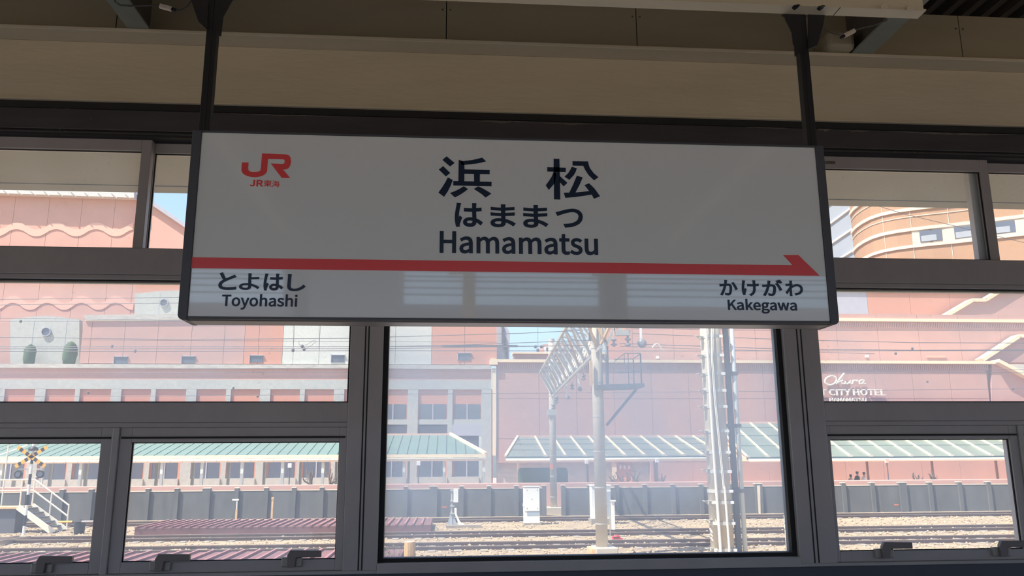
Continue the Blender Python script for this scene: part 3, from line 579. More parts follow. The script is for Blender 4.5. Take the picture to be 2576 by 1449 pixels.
MB().box(sx0+0.02, sx1-0.02, YS+0.02, YS+SD-0.02, sz0, sz1).build('light_box', 'sign_white', sign)
# hanger posts with torn gusset plates
for px, side in ((525, -1), (2026, 1)):
    x = X(px, 220, YC)
    hp = MB().box(x-0.022, x+0.022, YC-0.022, YC+0.022, sz1, zc0+0.03).build('hanger_post', 'black_steel', sign, bevel=0.003)
    MB().box(x-0.003, x+0.003, YC-0.0235, YC-0.02, sz1, zc0).build('slot', 'black', hp)
    top, low = zc0+0.03, Z(px, 78 if side < 0 else 128, YC)
    plates = ([[(468, -40), (525, -40), (521, 75), (509, 64), (499, 54), (486, 17)], [(544, -40), (606, -40), (586, 0), (562, 42), (556, 91), (551, 89), (538, 60)]] if side < 0 else
              [[(1969, 26), (2013, 26), (2021, 115), (1996, 112), (1992, 81), (1977, 51)], [(2033, 26), (2076, 26), (2071, 62), (2055, 115), (2033, 124)], [(1997, 112), (2021, 113), (2006, 139), (1999, 143)]])
    for k_, pl in enumerate(plates):
        MB().prism([(X(u, v, YC-0.03), Z(u, v, YC-0.03)) for u, v in pl], YC-0.029-0.003*k_, YC-0.0235-0.003*k_).build('gusset', 'black_steel', hp)
    MB().box(x-0.07, x+0.075, YC-0.03, YC+0.03, zc0+0.02, zc0+0.03).build('cleat', 'black_steel', hp)

# ---- lettering
def flat(polys, name, material, depth=0.0016):
    """vinyl lettering: outlines given in photo pixels, laid on the sign face"""
    mb = MB()
    for pl in polys:
        mb.prism([(X(px, py, YS), Z(px, py, YS)) for px, py in pl], YS-depth, YS+0.001)
    return mb.build(name, material, sign)
def kz(pl): return [(1080+a/5.174, 380+b/5.174) for a, b in pl]
HAMA = [[(225, 70), (329, 156), (270, 201), (170, 116)], [(180, 198), (272, 286), (216, 331), (123, 242)],
        [(241, 344), (305, 378), (280, 446), (240, 527), (192, 597), (118, 541), (165, 476), (208, 408)],
        [(382, 115), (432, 131), (457, 178), (455, 392), (378, 392)],
        [(400, 130), (432, 131), (560, 118), (688, 87), (740, 137), (610, 165), (457, 180), (420, 180)],
        [(455, 239), (786, 246), (785, 303), (455, 296)], [(581, 298), (658, 300), (657, 400), (583, 398)],
        [(312, 390), (811, 402), (809, 460), (311, 449)],
        [(447, 458), (504, 496), (460, 530), (400, 570), (333, 605), (270, 547), (340, 520), (400, 490)],
        [(636, 459), (700, 490), (770, 532), (806, 556), (732, 607), (680, 560), (620, 520), (580, 495)]]
MATSU = [[(1618, 101), (1692, 103), (1697, 300), (1704, 632), (1622, 630), (1622, 400), (1618, 250)], [(1535, 211), (1776, 218), (1775, 273), (1536, 267)],
         [(1618, 268), (1650, 300), (1635, 420), (1620, 432), (1554, 508), (1515, 447), (1560, 385), (1595, 330)],
         [(1692, 322), (1796, 415), (1748, 462), (1692, 398)], [(1853, 206), (1920, 225), (1905, 270), (1880, 315), (1822, 375), (1760, 335), (1810, 285), (1835, 245)],
         [(1864, 133), (2067, 137), (2070, 165), (2090, 225), (2140, 290), (2201, 341), (2144, 383), (2070, 310), (2025, 240), (2003, 193), (1863, 190)],
         [(1919, 322), (1997, 344), (1960, 430), (1900, 545), (1820, 545), (1870, 440)], [(1749, 543), (1900, 541), (2080, 522), (2115, 568), (1900, 600), (1770, 610)],
         [(2019, 444), (2080, 421), (2150, 490), (2222, 590), (2142, 622), (2110, 560), (2075, 515)]]
flat([kz(p) for p in HAMA], 'kanji_character', 'navy')
flat([kz(p) for p in MATSU], 'kanji_character', 'navy')
def jz(pl): return [(590+a/12.076, 370+b/12.076) for a, b in pl]
flat([jz([(230, 468), (425, 470), (412, 640), (420, 700), (450, 735), (540, 757), (640, 757), (740, 745), (785, 715), (800, 660), (815, 470), (838, 195), (1580, 228), (1650, 250), (1700, 320), (1717, 420), (1702, 520), (1670, 600), (1620, 655), (1550, 678), (1468, 680), (1685, 940), (1432, 937), (1105, 502), (1470, 518), (1505, 500), (1525, 460), (1525, 420), (1510, 385), (1470, 372), (1015, 360), (1000, 560), (985, 740), (950, 800), (880, 855), (780, 895), (650, 917), (520, 912), (400, 885), (300, 840), (235, 780), (212, 720), (215, 600)])], 'railway_logo', 'red')
flat([[(481, 647.3), (1994, 667.5), (1970, 641.7), (2008, 641.7), (2062, 694), (478.7, 674.5)]], 'arrow_band', 'red')
def outline_mesh(key, bold):
    c = bpy.data.curves.new('outline', 'CURVE'); c.dimensions = '2D'; c.fill_mode = 'BOTH'; c.offset = bold; c.extrude = 0.5
    for loop in GLYPHS[key].split('|'):
        v = list(map(int, loop.split()))
        n = len(v)//2
        sp = c.splines.new('POLY'); sp.points.add(n-1); sp.use_cyclic_u = True
        for i in range(n): sp.points[i].co = (v[2*i]*0.01, v[2*i+1]*0.01, 0, 1)
    o = bpy.data.objects.new('outline', c); COL.objects.link(o)
    dg = bpy.context.evaluated_depsgraph_get()
    me = bpy.data.meshes.new_from_object(o.evaluated_get(dg))
    bpy.data.objects.remove(o); bpy.data.curves.remove(c)
    return me
def lettering(name, items, material, parent, Y, bold, depth, z_slope=True):
    """items: (glyph key, left px, top px, right px, bottom px); the glyphs are fitted to those boxes at distance Y"""
    mb = MB()
    off = root_of(parent).location
    for key, l, t_, r, b in items:
        me = outline_mesh(key, bold)
        xs = [v.co.x for v in me.vertices]; ys = [v.co.y for v in me.vertices]
        ax, bx, ay, by = min(xs), max(xs), min(ys), max(ys)
        my, mxp = (t_+b)/2, (l+r)/2
        X0, X1 = X(l, my, Y), X(r, my, Y); Z1, Z0 = Z(mxp, t_, Y), Z(mxp, b, Y)
        vs = [(X0+(v.co.x-ax)/(bx-ax)*(X1-X0), Y-depth if v.co.z > 0 else Y+0.001, Z0+(v.co.y-ay)/(by-ay)*(Z1-Z0)) for v in me.vertices]
        mb.poly(vs, [tuple(p.vertices) for p in me.polygons])
        bpy.data.meshes.remove(me)
    return mb.build(name, material, parent)
for it in (('は', 1144.2, 510.8, 1214.9, 571.3), ('ま', 1233.7, 514.1, 1297.6, 572.1), ('ま', 1316, 515.9, 1379.4, 573.5), ('つ', 1397.4, 525, 1466.2, 573.3)):
    lettering('hiragana_character', [it], 'navy', sign, YS, 0.135, 0.0016)
for it in (('よ', 602, 687.7, 653.7, 729.6), ):
    lettering('hiragana_character', [it], 'navy', sign, YS, 0.085, 0.0016)
for it in (('と', 549.9, 685.1, 595.7, 729.6), ('は', 663.3, 688.3, 713.3, 731.2), ('し', 723, 690, 769.7, 732.8),
           ('か', 1810, 704.4, 1855.8, 743.8), ('け', 1865.8, 705.4, 1909, 745), ('が', 1917.3, 703.4, 1968.9, 745), ('わ', 1975.3, 706, 2019.5, 745)):
    lettering('hiragana_character', [it], 'navy', sign, YS, 0.135, 0.0016)
lettering('station_name', [('Hamamatsu', 1106, 584.6, 1504, 639.8)], 'navy', sign, YS, 0.115, 0.0016)
lettering('station_name', [('Toyohashi', 558, 739.8, 748, 779.6)], 'navy', sign, YS, 0.12, 0.0016)
lettering('station_name', [('Kakegawa', 1831, 752.4, 2004.5, 789)], 'navy', sign, YS, 0.12, 0.0016)
lettering('company_name', [('JR', 628.1, 452.8, 661.9, 469.2)], 'red', sign, YS, 0.16, 0.0016)
lettering('company_name', [('東', 663.3, 453.3, 683.6, 469.7)], 'red', sign, YS, 0.05, 0.0016)
lettering('company_name', [('海', 684.4, 454, 703.4, 470.8)], 'red', sign, YS, 0.0, 0.0016)

# ================================================================ BUILDINGS BEYOND THE TRACKS
YB = 58.0
def XZ(pts, Y): return [(X(a, b, Y), Z(a, b, Y)) for a, b in pts]
def facade(parent, xs, ys, Y, d, pick, name='wall_panel', gap=0.012, skip=None):
    """upright panels between the joints xs (photo px, read at the middle of ys) and ys; each panel is its own part"""
    ym = (ys[0]+ys[-1])/2; xm = (xs[0]+xs[-1])/2
    wx = [X(a, ym, Y) for a in xs]; wz = [Z(xm, b, Y) for b in ys]
    for i in range(len(xs)-1):
        for j in range(len(ys)-1):
            if skip and skip(i, j): continue
            MB().box(wx[i]+gap, wx[i+1]-gap, Y, Y+d, wz[j+1]+gap, wz[j]-gap).build(name, pick(i, j), parent)
    MB().box(wx[0], wx[-1], Y+d, Y+d+0.3, wz[-1], wz[0]).build('backing', 'concrete_ledge', parent)

# ---- the pink hall on the left with its sloping roof
hall = thing('pink_hall', 'large pale pink hall on the far left with a white roof edge and wave bands', 'building', (X(100, 700, 66), 66, 0))
YA = 66.0
bx = [-420, -330, -240, -150, -66, 20, 108, 192, 276, 340]
for a, b in zip(bx, bx[1:]):
    MB().prism([(X(a, 650, YA)+0.012, Z(100, 920, YA)), (X(b, 650, YA)-0.012, Z(100, 920, YA)), (X(b, 650, YA)-0.012, Z(b, 492+0.033*b, YA)), (X(a, 650, YA)+0.012, Z(a, 492+0.033*a, YA))], YA, YA+0.3).build('wall_panel', 'pink_dark', hall)
MB().prism(XZ([(326, 504), (372, 508), (470, 573), (600, 660), (600, 900), (310, 900)], YA), YA+0.02, YA+0.3).build('gable_panel', 'pink_dark', hall)
rf = MB().prism(XZ([(-420, 462), (-420, 478), (345, 504), (345, 486)], YA), YA-0.7, YA+3).build('roof', 'roof_metal', hall)
for k in range(22):
    px = -400+k*34
    MB().bar(P(px, 463+0.033*(px+420), YA-0.72), P(px+14, 475+0.033*(px+420), YA-0.72), 0.06, 0.04, Vector((0, 1, 0))).build('standing_seam', 'concrete_ledge', rf)
MB().prism(XZ([(345, 484), (345, 506), (372, 510), (600, 664), (600, 652), (374, 500)], YA), YA-0.3, YA+2).build('verge', 'grey_panel', hall)
for y0, wl_, ph, amp, x1 in ((577, 100, 43, 9, 336), (762, 86, 34, 9, 336)):
    up, dn = [], []
    n = 90
    for i in range(n+1):
        px = -420+(x1+420)*i/n
        c = math.cos(2*math.pi*(px-ph)/wl_)
        up.append((X(px, y0-amp*c, YA), Z(px, y0-amp*abs(c)**0.8*(1 if c > 0 else -1)-8, YA)))
        dn.append((X(px, y0-amp*c, YA), Z(px, y0-amp*abs(c)**0.8*(1 if c > 0 else -1)+9, YA)))
    mb = MB()
    for i in range(n):
        q = [up[i], up[i+1], dn[i+1], dn[i]]
        mb.prism(q, YA-0.05, YA+0.01)
    mb.build('wave_band', 'wave', hall)

# ---- the long front building with arches, ledges and colonnade
fb = thing('colonnade_building', 'long pink and grey building with ledges, small square windows and a deep colonnade', 'building', (X(600, 1100, YB), YB, 0))
# set back upper block with grey arch and porthole
YU = 62.0
MB().prism(XZ([(343, 690), (960, 690), (960, 806), (343, 806)], YU), YU, YU+3).build('upper_block', 'salmon', fb)
def arch(parent, l, r, top, spring, bot, Y, hole):
    pts = [(l, bot), (r, bot), (r, spring)]
    for i in range(1, 12):
        u = i/12
        pts.append((r+(l-r)*u, spring-(spring-top)*math.sin(math.pi*u)))
    pts.append((l, spring))
    o = MB().prism(XZ(pts, Y), Y-0.35, Y+0.2).build('arch_panel', 'concrete_light', parent)
    q = P(hole[0], hole[1], Y-0.35)
    rr = hole[2]*Y/FPX
    MB().lathe(q+Vector((0, -0.06, 0)), [(rr*1.0, 0), (rr*1.0, 0.08)], 20, (0, 1, 0)).build('porthole', 'dark_glass', o)
    mb = MB()
    for k in range(20):
        a, b = 2*math.pi*k/20, 2*math.pi*(k+1)/20
        mb.bar(q+Vector((math.cos(a)*rr, -0.08, math.sin(a)*rr)), q+Vector((math.cos(b)*rr, -0.08, math.sin(b)*rr)), 0.05, 0.1, Vector((0, 1, 0)))
    mb.build('porthole_ring', 'grey_panel', o)
    for jx in (l+(r-l)*0.27, l+(r-l)*0.75):
        MB().box(X(jx, bot, Y)-0.015, X(jx, bot, Y)+0.015, Y-0.362, Y-0.35, Z(jx, bot, Y), Z(jx, spring, Y)).build('joint', 'grey_panel', o)
arch(fb, 343, 560, 733, 741, 800, YU, (413, 762, 9.3))
arch(fb, 32, 205, 797, 806, 925, YB+2, (117, 835, 10.5))
MB().prism(XZ([(-420, 820), (32, 812), (32, 925), (-420, 925)], YB+3), YB+3, YB+4).build('end_wall', 'pink', fb)
# upper ledge
MB().prism(XZ([(212, 793), (960, 787), (960, 800), (218, 806)], YB), YB-0.14, YB+4).build('upper_ledge', 'concrete_ledge', fb)
MB().prism(XZ([(216, 806), (960, 800), (960, 803), (216, 809)], YB), YB-0.10, YB+3.5).build('ledge_lit_line', 'coping', fb)  # sunlit line along the ledge painted as a cream strip
# main wall panels
xs = [205, 228, 312, 396, 481, 564, 615, 651, 712, 739, 804, 890, 995, 1086, 1169, 1250]
def pk(i, j):
    a = xs[i]
    return 'pink' if a < 600 else 'salmon' if a < 700 else 'concrete_white' if a < 1080 else 'salmon'
facade(fb, xs, [800, 858, 916], YB, 0.4, pk)
for cx, top in ((304, 898), (474, 897), (645, 895), (850, 894), (1168, 889)):
    a, b = X(cx-16, 905, YB), X(cx+16, 905, YB)
    w = MB().box(a, b, YB-0.05, YB+0.1, Z(cx, top+17, YB), Z(cx, top, YB)).build('small_window', 'dark_glass', fb)
    MB().box(a-0.05, a, YB-0.12, YB+0.1, Z(cx, top+17, YB), Z(cx, top-1.5, YB)).build('reveal', 'grey_panel', w)
    MB().box(a-0.05, b+0.05, YB-0.12, YB+0.1, Z(cx, top, YB), Z(cx, top-1.5, YB)).build('lintel', 'grey_panel', w)
def strip(name, l, r, t_, b_, Y0, Y1, m_, parent=fb):
    xm = (l+r)/2
    return MB().box(X(l, t_, Y0), X(r, t_, Y0), Y0, Y1, Z(xm, b_, Y0), Z(xm, t_, Y0)).build(name, m_, parent)
strip('lower_ledge', -420, 1236, 916, 926, YB-0.2, YB+1, 'concrete_ledge')
strip('recess_band', -420, 1236, 926, 946, YB+0.02, YB+1, 'pink_dark')
strip('pink_band', -420, 1236, 944, 957, YB, YB+1, 'pink')
strip('colonnade_beam', -420, 1236, 955, 979, YB-0.06, YB+0.6, 'concrete_light')
zc_t, zg = Z(640, 979, YB), 0.0
YR = YB+0.06
MB().box(X(-420, 1050, YR), X(1240, 1050, YR), YR, YR+0.3, 0, zc_t).build('recess_wall', 'salmon', fb)
starts = [-460+190*k for k in range(3)]+[108, 300, 490, 677, 864, 1051]
starts = [-272, -82, 108, 300, 490, 677, 864, 1051]
def column(l, r): MB().box(X(l, 1050, YB), X(r, 1050, YB), YB-0.06, YB+0.5, 0, zc_t).build('column', 'concrete_light', fb)
for s_ in starts:
    column(s_-26, s_); column(s_+75, s_+87)
column(1211, 1236)
z1, z2, z3, z4 = Z(640, 1017, YB), Z(640, 1056, YB), Z(640, 1069, YB), Z(640, 1098, YB)
zl_t, zl_b = Z(640, 1150, YB), Z(640, 1203, YB)
for s_ in starts:
    for a, b in ((s_, s_+75), (s_+87, s_+161)):
        xa, xb = X(a, 1050, YB), X(b, 1050, YB)
        MB().box(xa, xb, YB, YB+0.4, z3, z2).build('spandrel', 'concrete_light', fb)
        w = MB().box(xa+0.1, xb-0.1, YR-0.02, YR+0.1, z2, z1).build('window', 'dark_glass', fb)
        MB().box((xa+xb)/2-0.04, (xa+xb)/2+0.04, YR-0.05, YR-0.01, z2, z1).build('mullion', 'grey_panel', w)
        MB().box(xa+0.05, xb-0.05, YR-0.02, YR+0.1, zl_t-0.2, z3).build('dark_opening', 'void', fb)  # shade of the opening painted as a dark sheet
        MB().box(xa, xb, YB-0.15, YB+0.4, 0, zl_b).build('parapet', 'concrete_light', fb)
        w = MB().box(xa+0.15, xb-0.15, YR-0.02, YR+0.1, zl_b-0.2, zl_t).build('ground_window', 'dark_glass', fb)
        MB().box((xa+xb)/2-0.04, (xa+xb)/2+0.04, YR-0.05, YR-0.01, zl_b-0.2, zl_t).build('mullion', 'grey_panel', w)
MB().box(X(1136, 1050, YB), X(1211, 1050, YB), YB-0.05, YB+0.3, z4, z3).build('blank_panel', 'grey_panel', fb)
# blunt block with a grey end wall at the right end
MB().prism(XZ([(1250, 815), (1272, 815), (1283, 838), (1281, 905), (1250, 905)], YB+1.2), YB+1.2, YB+4).build('end_block', 'grey_panel', fb)
for px, t_, b_ in ((1263, 815, 865), (1268, 825, 883), (1272, 848, 900), (1276, 868, 908)):
    MB().box(X(px, 860, YB+1.2)-0.03, X(px, 860, YB+1.2)+0.03, YB+1.12, YB+1.2, Z(px, b_, YB+1.2), Z(px, t_, YB+1.2)).build('downpipe', 'steel_dark', fb)

# clipped evergreens standing in front of the grey arch
def topiary(l, r, t_, b_, label):
    Y = YB+0.9
    a, b = P(l, b_, Y), P(r, t_, Y)
    h_ = b.z-a.z; w = (b.x-a.x)/2
    prof = [(w*0.82, 0), (w*0.98, h_*0.2), (w, h_*0.45), (w*0.95, h_*0.68), (w*0.72, h_*0.87), (w*0.38, h_*0.97), (w*0.05, h_)]
    t = thing('clipped_shrub', label, 'shrub', ((a.x+b.x)/2, Y, a.z), 'clipped shrubs on the ledge')
    o = MB().lathe(((a.x+b.x)/2, Y, a.z), prof, 22)
    for v in o.bm.verts:
        d = random.uniform(-0.05, 0.05)
        v.co.x += d; v.co.z += random.uniform(-0.04, 0.04)
    o.build('foliage', 'topiary', t, smooth=True)
    MB().tube([((a.x+b.x)/2, Y, a.z-0.1), ((a.x+b.x)/2, Y, a.z+0.2)], 0.06, 6).build('stem', 'bark', t)
topiary(58, 92, 867, 915, 'shorter clipped evergreen shrub in front of the grey arch')
topiary(157, 196, 860, 915, 'taller clipped evergreen shrub at the right foot of the grey arch')

# ---- the hotel, three tiers of pink wall with cream copings
ho = thing('pink_hotel', 'wide pink hotel with stepped walls, cream copings and raised letters', 'building', (X(1900, 1100, YB), YB, 0))
xs1 = [1250]+[1357+95*k for k in range(16)]
yys = [913, 1003, 1101, 1160, 1212]
def sk(i, j):
    a, b = xs1[i], xs1[i+1]
    return (j >= 3 and 1300 < (a+b)/2 < 1640) or a > 2450
facade(ho, xs1, yys, YB, 0.4, lambda i, j: 'pink', skip=sk)
MB().prism(XZ([(2495, 912), (2510, 912), (2620, 970), (2860, 1100), (2860, 1215), (2495, 1215)], YB), YB+0.01, YB+0.4).build('sloping_panel', 'pink', ho)
strip('base_wall', 1640, 2860, 1160, 1230, YB+0.02, YB+0.4, 'pink', ho)
strip('coping', 1246, 2505, 906, 913, YB-0.22, YB+2.5, 'coping', ho)
def diag(pts, Y, w=0.26, m_='coping'):
    for a, b in zip(pts, pts[1:]):
        MB().bar(P(*a, Y), P(*b, Y), 1.0, w, Vector((0, 0, 1))).build('sloping_coping', m_, ho, label='cream sloping coping')
diag([(2502, 909), (2620, 970), (2860, 1100)], YB-0.1)
def dentils(l, r, y0, y1, Y, parent=ho):
    mb = MB()
    a, b = X(l, y0, Y), X(r, y0, Y)
    xm = (l+r)/2; zt_, zb_ = Z(xm, y0, Y), Z(xm, y1, Y)
    n = int((b-a)/0.15)
    for k in range(n):
        mb.box(a+k*0.15, a+k*0.15+0.085, Y-0.07, Y+0.02, zb_, zt_)
    mb.build('dentil_course', 'pink', parent, kind='stuff')
dentils(1255, 2490, 917, 929, YB)
strip('corner_pilaster', 1239, 1247, 926, 1146, YB-0.12, YB+0.2, 'coping', ho)
MB().prism(XZ([(1232, 917), (1232, 905), (1238, 901), (1246, 901), (1252, 906), (1252, 917)], YB-0.3), YB-0.3, YB).build('pilaster_cap', 'coping', ho)
# set back low block and second tier
facade(ho, [1291, 1347, 1407, 1467, 1555], [888, 910], YB+5, 0.4, lambda i, j: 'pink')
strip('coping', 1290, 1556, 886, 890, YB+4.7, YB+6, 'coping', ho)
Y2 = YB+3
facade(ho, [1524, 1591]+[1694+103*k for k in range(13)], [790, 812, 912], Y2, 0.4, lambda i, j: 'salmon' if i == 0 else 'pink')
strip('coping', 1520, 2930, 801, 808, Y2-0.2, Y2+2, 'coping', ho)
dentils(1592, 2860, 812, 824, Y2)
MB().prism(XZ([(2466, 912), (2556, 851), (2930, 851), (2930, 912)], Y2-1), Y2-1, Y2-0.6).build('stair_parapet', 'pink', ho)
diag([(2464, 907), (2556, 847), (2930, 847)], Y2-0.8)
Y3 = YB+6
facade(ho, [2020, 2183]+[2290+100*k for k in range(7)], [726, 812], Y3, 0.4, lambda i, j: 'grey_panel' if i == 0 else 'salmon')
strip('coping', 2020, 2890, 722, 729, Y3-0.2, Y3+2, 'coping', ho)
dentils(2190, 2890, 732, 741, Y3)
MB().prism(XZ([(2362, 806), (2440, 761), (2472, 761), (2530, 726), (2900, 726), (2900, 806)], Y3-1.4), Y3-1.4, Y3-1).build('stair_parapet', 'pink', ho)
diag([(2362, 803), (2440, 757), (2472, 757), (2530, 721), (2700, 620)], Y3-1.2)
for px, py, w in ((1653, 900, 6), (2179, 897, 8)):
    q = P(px, py, Y2)
    MB().box(q.x-0.1, q.x+0.1, Y2-0.25, Y2, q.z-0.1, q.z+0.1).build('wall_lamp', 'white', ho, bevel=0.02)
MB().box(X(2330, 897, Y2), X(2378, 897, Y2), Y2-0.08, Y2, Z(2350, 900, Y2), Z(2350, 894, Y2)).build('wall_vent', 'pink_dark', ho)
# recessed ground floor behind the canopy
a, b = X(1262, 1180, YB), X(1640, 1180, YB)
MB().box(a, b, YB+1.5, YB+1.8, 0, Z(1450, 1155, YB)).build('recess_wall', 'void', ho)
MB().box(X(1308, 1170, YB), X(1428, 1170, YB), YB+1.3, YB+1.52, Z(1370, 1176, YB+1.3), Z(1370, 1157, YB+1.3)).build('glass_front', 'roof_glass', ho)
w = MB().box(X(1551, 1180, YB), X(1592, 1180, YB), YB+0.3, YB+1.2, 0, Z(1570, 1155, YB)).build('pillar', 'salmon', ho)
for k in range(3):
    q = P(1560+11*k, 1175, YB+0.3)
    MB().box(q.x-0.07, q.x+0.07, YB+0.22, YB+0.3, q.z-0.14, q.z+0.14).build('light_tile', 'white', w)
MB().box(X(1541, 1180, YB), X(1552, 1180, YB), YB+0.1, YB+0.6, Z(1545, 1205, YB), Z(1545, 1155, YB)).build('cream_column', 'coping', ho)
MB().box(X(1636, 1180, YB), X(1643, 1180, YB), YB-0.1, YB+0.4, 0, Z(1640, 1155, YB)).build('pillar', 'pink', ho)

# raised letters on the hotel wall
ls = thing('hotel_sign', 'pale raised letters of the hotel name on the pink wall by the right post', 'wall sign', (X(2120, 985, YB), YB-0.3, Z(2120, 1010, YB)))
lettering('letters', [('ACT CITY HOTEL', 2029, 979.5, 2226, 995)], 'letter', ls, YB-0.16, 0.12, 0.12)
lettering('letters', [('HAMAMATSU', 2086, 1001, 2178, 1011)], 'letter', ls, YB-0.16, 0.10, 0.12)
def oz(p): return P(2040+p[0]/4.528, 700+p[1]/4.528, YB-0.2)
scr = [[(225+66*math.cos(a), 1165-50*math.sin(a)-8*math.cos(a)) for a in [math.pi*0.5+i*math.pi*2/16 for i in range(17)]],
       [(378, 1083), (330, 1145), (284, 1206)], [(296, 1192), (340, 1168), (362, 1160), (336, 1180), (352, 1198), (386, 1204)],
       [(392, 1172), (394, 1195), (412, 1204), (436, 1192), (448, 1168), (444, 1196), (462, 1204)],
       [(470, 1204), (482, 1166), (500, 1164), (514, 1172), (530, 1164)],
       [(606, 1166), (574, 1160), (548, 1178), (552, 1200), (580, 1202), (604, 1170), (600, 1198), (622, 1204)]]
for s_ in scr:
    MB().tube([oz(p) for p in s_], 0.075, 6).build('script_stroke', 'letter', ls)

# ---- round orange tower high on the right
tw = thing('round_tower', 'tall orange tower with curved bands and square windows at the upper right', 'building', (40, 82, 0))
ring = [(2148, 632), (2152, 626), (2160, 618), (2175, 608), (2195, 598), (2220, 590), (2255, 583), (2290, 578), (2340, 572), (2390, 567), (2440, 561), (2486, 555), (2576, 544), (2700, 528), (2860, 508)]
q = P(2290, 578, 80.0); zr = q.z
plan = []
for px, py in ring:
    d = ray(px, py); t_ = (zr-CAMZ)/d.z
    plan.append(Vector((d.x*t_, d.y*t_, 0)))
def band(z0, z1, out, name, m_, i0=0, i1=None, parent=tw):
    mb = MB(); pl = plan[i0:i1]
    nrm = []
    for i, p in enumerate(pl):
        d = (pl[min(i+1, len(pl)-1)]-pl[max(i-1, 0)]).normalized()
        nrm.append(Vector((d.y, -d.x, 0)))
    n = len(pl)
    o_ = [p+k*out for p, k in zip(pl, nrm)]; in_ = [p-k*0.6 for p, k in zip(pl, nrm)]
    for i in range(n-1):
        vs = [o_[i], o_[i+1], in_[i+1], in_[i]]
        mb.poly([(v.x, v.y, z0) for v in vs]+[(v.x, v.y, z1) for v in vs], [(0, 3, 2, 1), (4, 5, 6, 7), (0, 1, 5, 4), (2, 3, 7, 6), (1, 2, 6, 5), (3, 0, 4, 7)])
    return mb.build(name, m_, parent)
def tz(px, py):                                        # height of a pixel that lies on the tower face
    d = ray(px, py); best = None
    for a, b in zip(plan, plan[1:]):
        e = b-a; den = d.x*e.y-d.y*e.x
        if abs(den) < 1e-9: continue
        s_ = (a.x*e.y-a.y*e.x)/den; u = (a.x*d.y-a.y*d.x)/den
        if -0.001 <= u <= 1.001 and s_ > 0: best = (CAMZ+d.z*s_, Vector((d.x*s_, d.y*s_, 0)), e.normalized())
    return best
zB, zA, zC = zr, tz(2290, 527)[0], tz(2290, 621)[0]
fl = zA-zB
band(0, zC, 0, 'lower_wall', 'tower')
band(zC, zB, 0, 'window_storey', 'tower')
for k in range(7):
    band(zB+fl*k, zB+fl*(k+1), 0, 'storey_wall', 'tower')
    band(zB+fl*k-0.18, zB+fl*k+0.18, 0.16, 'ring_band', 'tower_band')
    band(zB+fl*k+fl*0.62, zB+fl*k+fl*0.66, 0.06, 'thin_ring', 'tower_band')
band(zC-0.16, zC+0.16, 0.16, 'ring_band', 'tower_band')
def on_face(l, r, name, m_, z0, z1, out, parent=tw):
    a, b = tz(l, 580)[1], tz(r, 580)[1]
    d = (b-a).normalized(); k = Vector((d.y, -d.x, 0))
    vs = [a+k*out, b+k*out, b-k*0.1, a-k*0.1]
    return MB().poly([(v.x, v.y, z0) for v in vs]+[(v.x, v.y, z1) for v in vs], [(0, 3, 2, 1), (4, 5, 6, 7), (0, 1, 5, 4), (2, 3, 7, 6), (1, 2, 6, 5), (3, 0, 4, 7)]).build(name, m_, parent)
for a, b in ((2293, 2400), (2400, 2500), (2500, 2600), (2600, 2700)):
    on_face(a, b, 'window_surround', 'tower_band', zC+0.1, zB-0.1, 0.07)
for l, r in ((2312, 2368), (2400, 2457), (2500, 2555), (2596, 2650)):
    w = on_face(l, r, 'window', 'dark_glass', zC+0.35, zB-0.3, 0.12)
    on_face(l+3, r-14, 'blind', 'tower_shade', zC+0.4, zC+(zB-zC)*0.55, 0.14, w)
for px in (2222, 2292, 2388, 2480, 2580, 2680):
    s_ = tz(px, 570)
    MB().box(s_[1].x-0.02, s_[1].x+0.02, s_[1].y-0.06, s_[1].y+0.1, 0, zB+fl*5).build('panel_joint', 'tower_band', tw)
sb = thing('grey_tower_block', 'narrow grey shaded block with slanting edges left of the round tower', 'building', (33, 92, 0))
pa, pb = P(2040, 600, 104), P(2152, 600, 90)
dd = (pb-pa).normalized(); kk = Vector((dd.y, -dd.x, 0))
vs = [pa, pb, pb-kk*3, pa-kk*3]
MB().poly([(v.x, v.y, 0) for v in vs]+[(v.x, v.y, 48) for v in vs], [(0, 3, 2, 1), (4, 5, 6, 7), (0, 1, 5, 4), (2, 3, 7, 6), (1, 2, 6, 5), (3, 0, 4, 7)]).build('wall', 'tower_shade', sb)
for k in range(9):
    zz = 14+k*2.6
    MB().bar((pa.x+kk.x*0.1, pa.y+kk.y*0.1, zz), (pb.x+kk.x*0.1, pb.y+kk.y*0.1, zz), 0.2, 0.2).build('floor_band', 'white', sb)

# far building seen between the pole tops
t = thing('far_building', 'small pink far building with a white window row between the gantry poles', 'building', (X(1420, 885, 90), 90, 0))
MB().prism([(X(1366, 880, 90), 0), (X(1366, 880, 90), Z(1366, 866, 90)), (X(1510, 880, 90), Z(1510, 864, 90)), (X(1510, 880, 90), 0)], 90, 95).build('wall', 'pink', t)
MB().prism(XZ([(1370, 886), (1370, 872), (1382, 870), (1480, 870), (1480, 884)], 89.7), 89.7, 90.0).build('window_band', 'white', t)
for k in range(5):
    MB().prism(XZ([(1374+k*18, 882), (1374+k*18, 874), (1386+k*18, 874), (1386+k*18, 882)], 89.6), 89.6, 89.8).build('window', 'dark_glass', t)

# ================================================================ GROUND, TRACKS, TRACKSIDE
one('ground', MB().box(-70, 85, -60, 44, -0.3, 0.05), 'ground', 'brown gravelly ground under the tracks', 'ground', kind='structure')
one('street_paving', MB().box(-70, 85, 44, 110, -0.3, 0.0), 'paving', 'pinkish street paving in front of the buildings', 'paving', kind='structure')
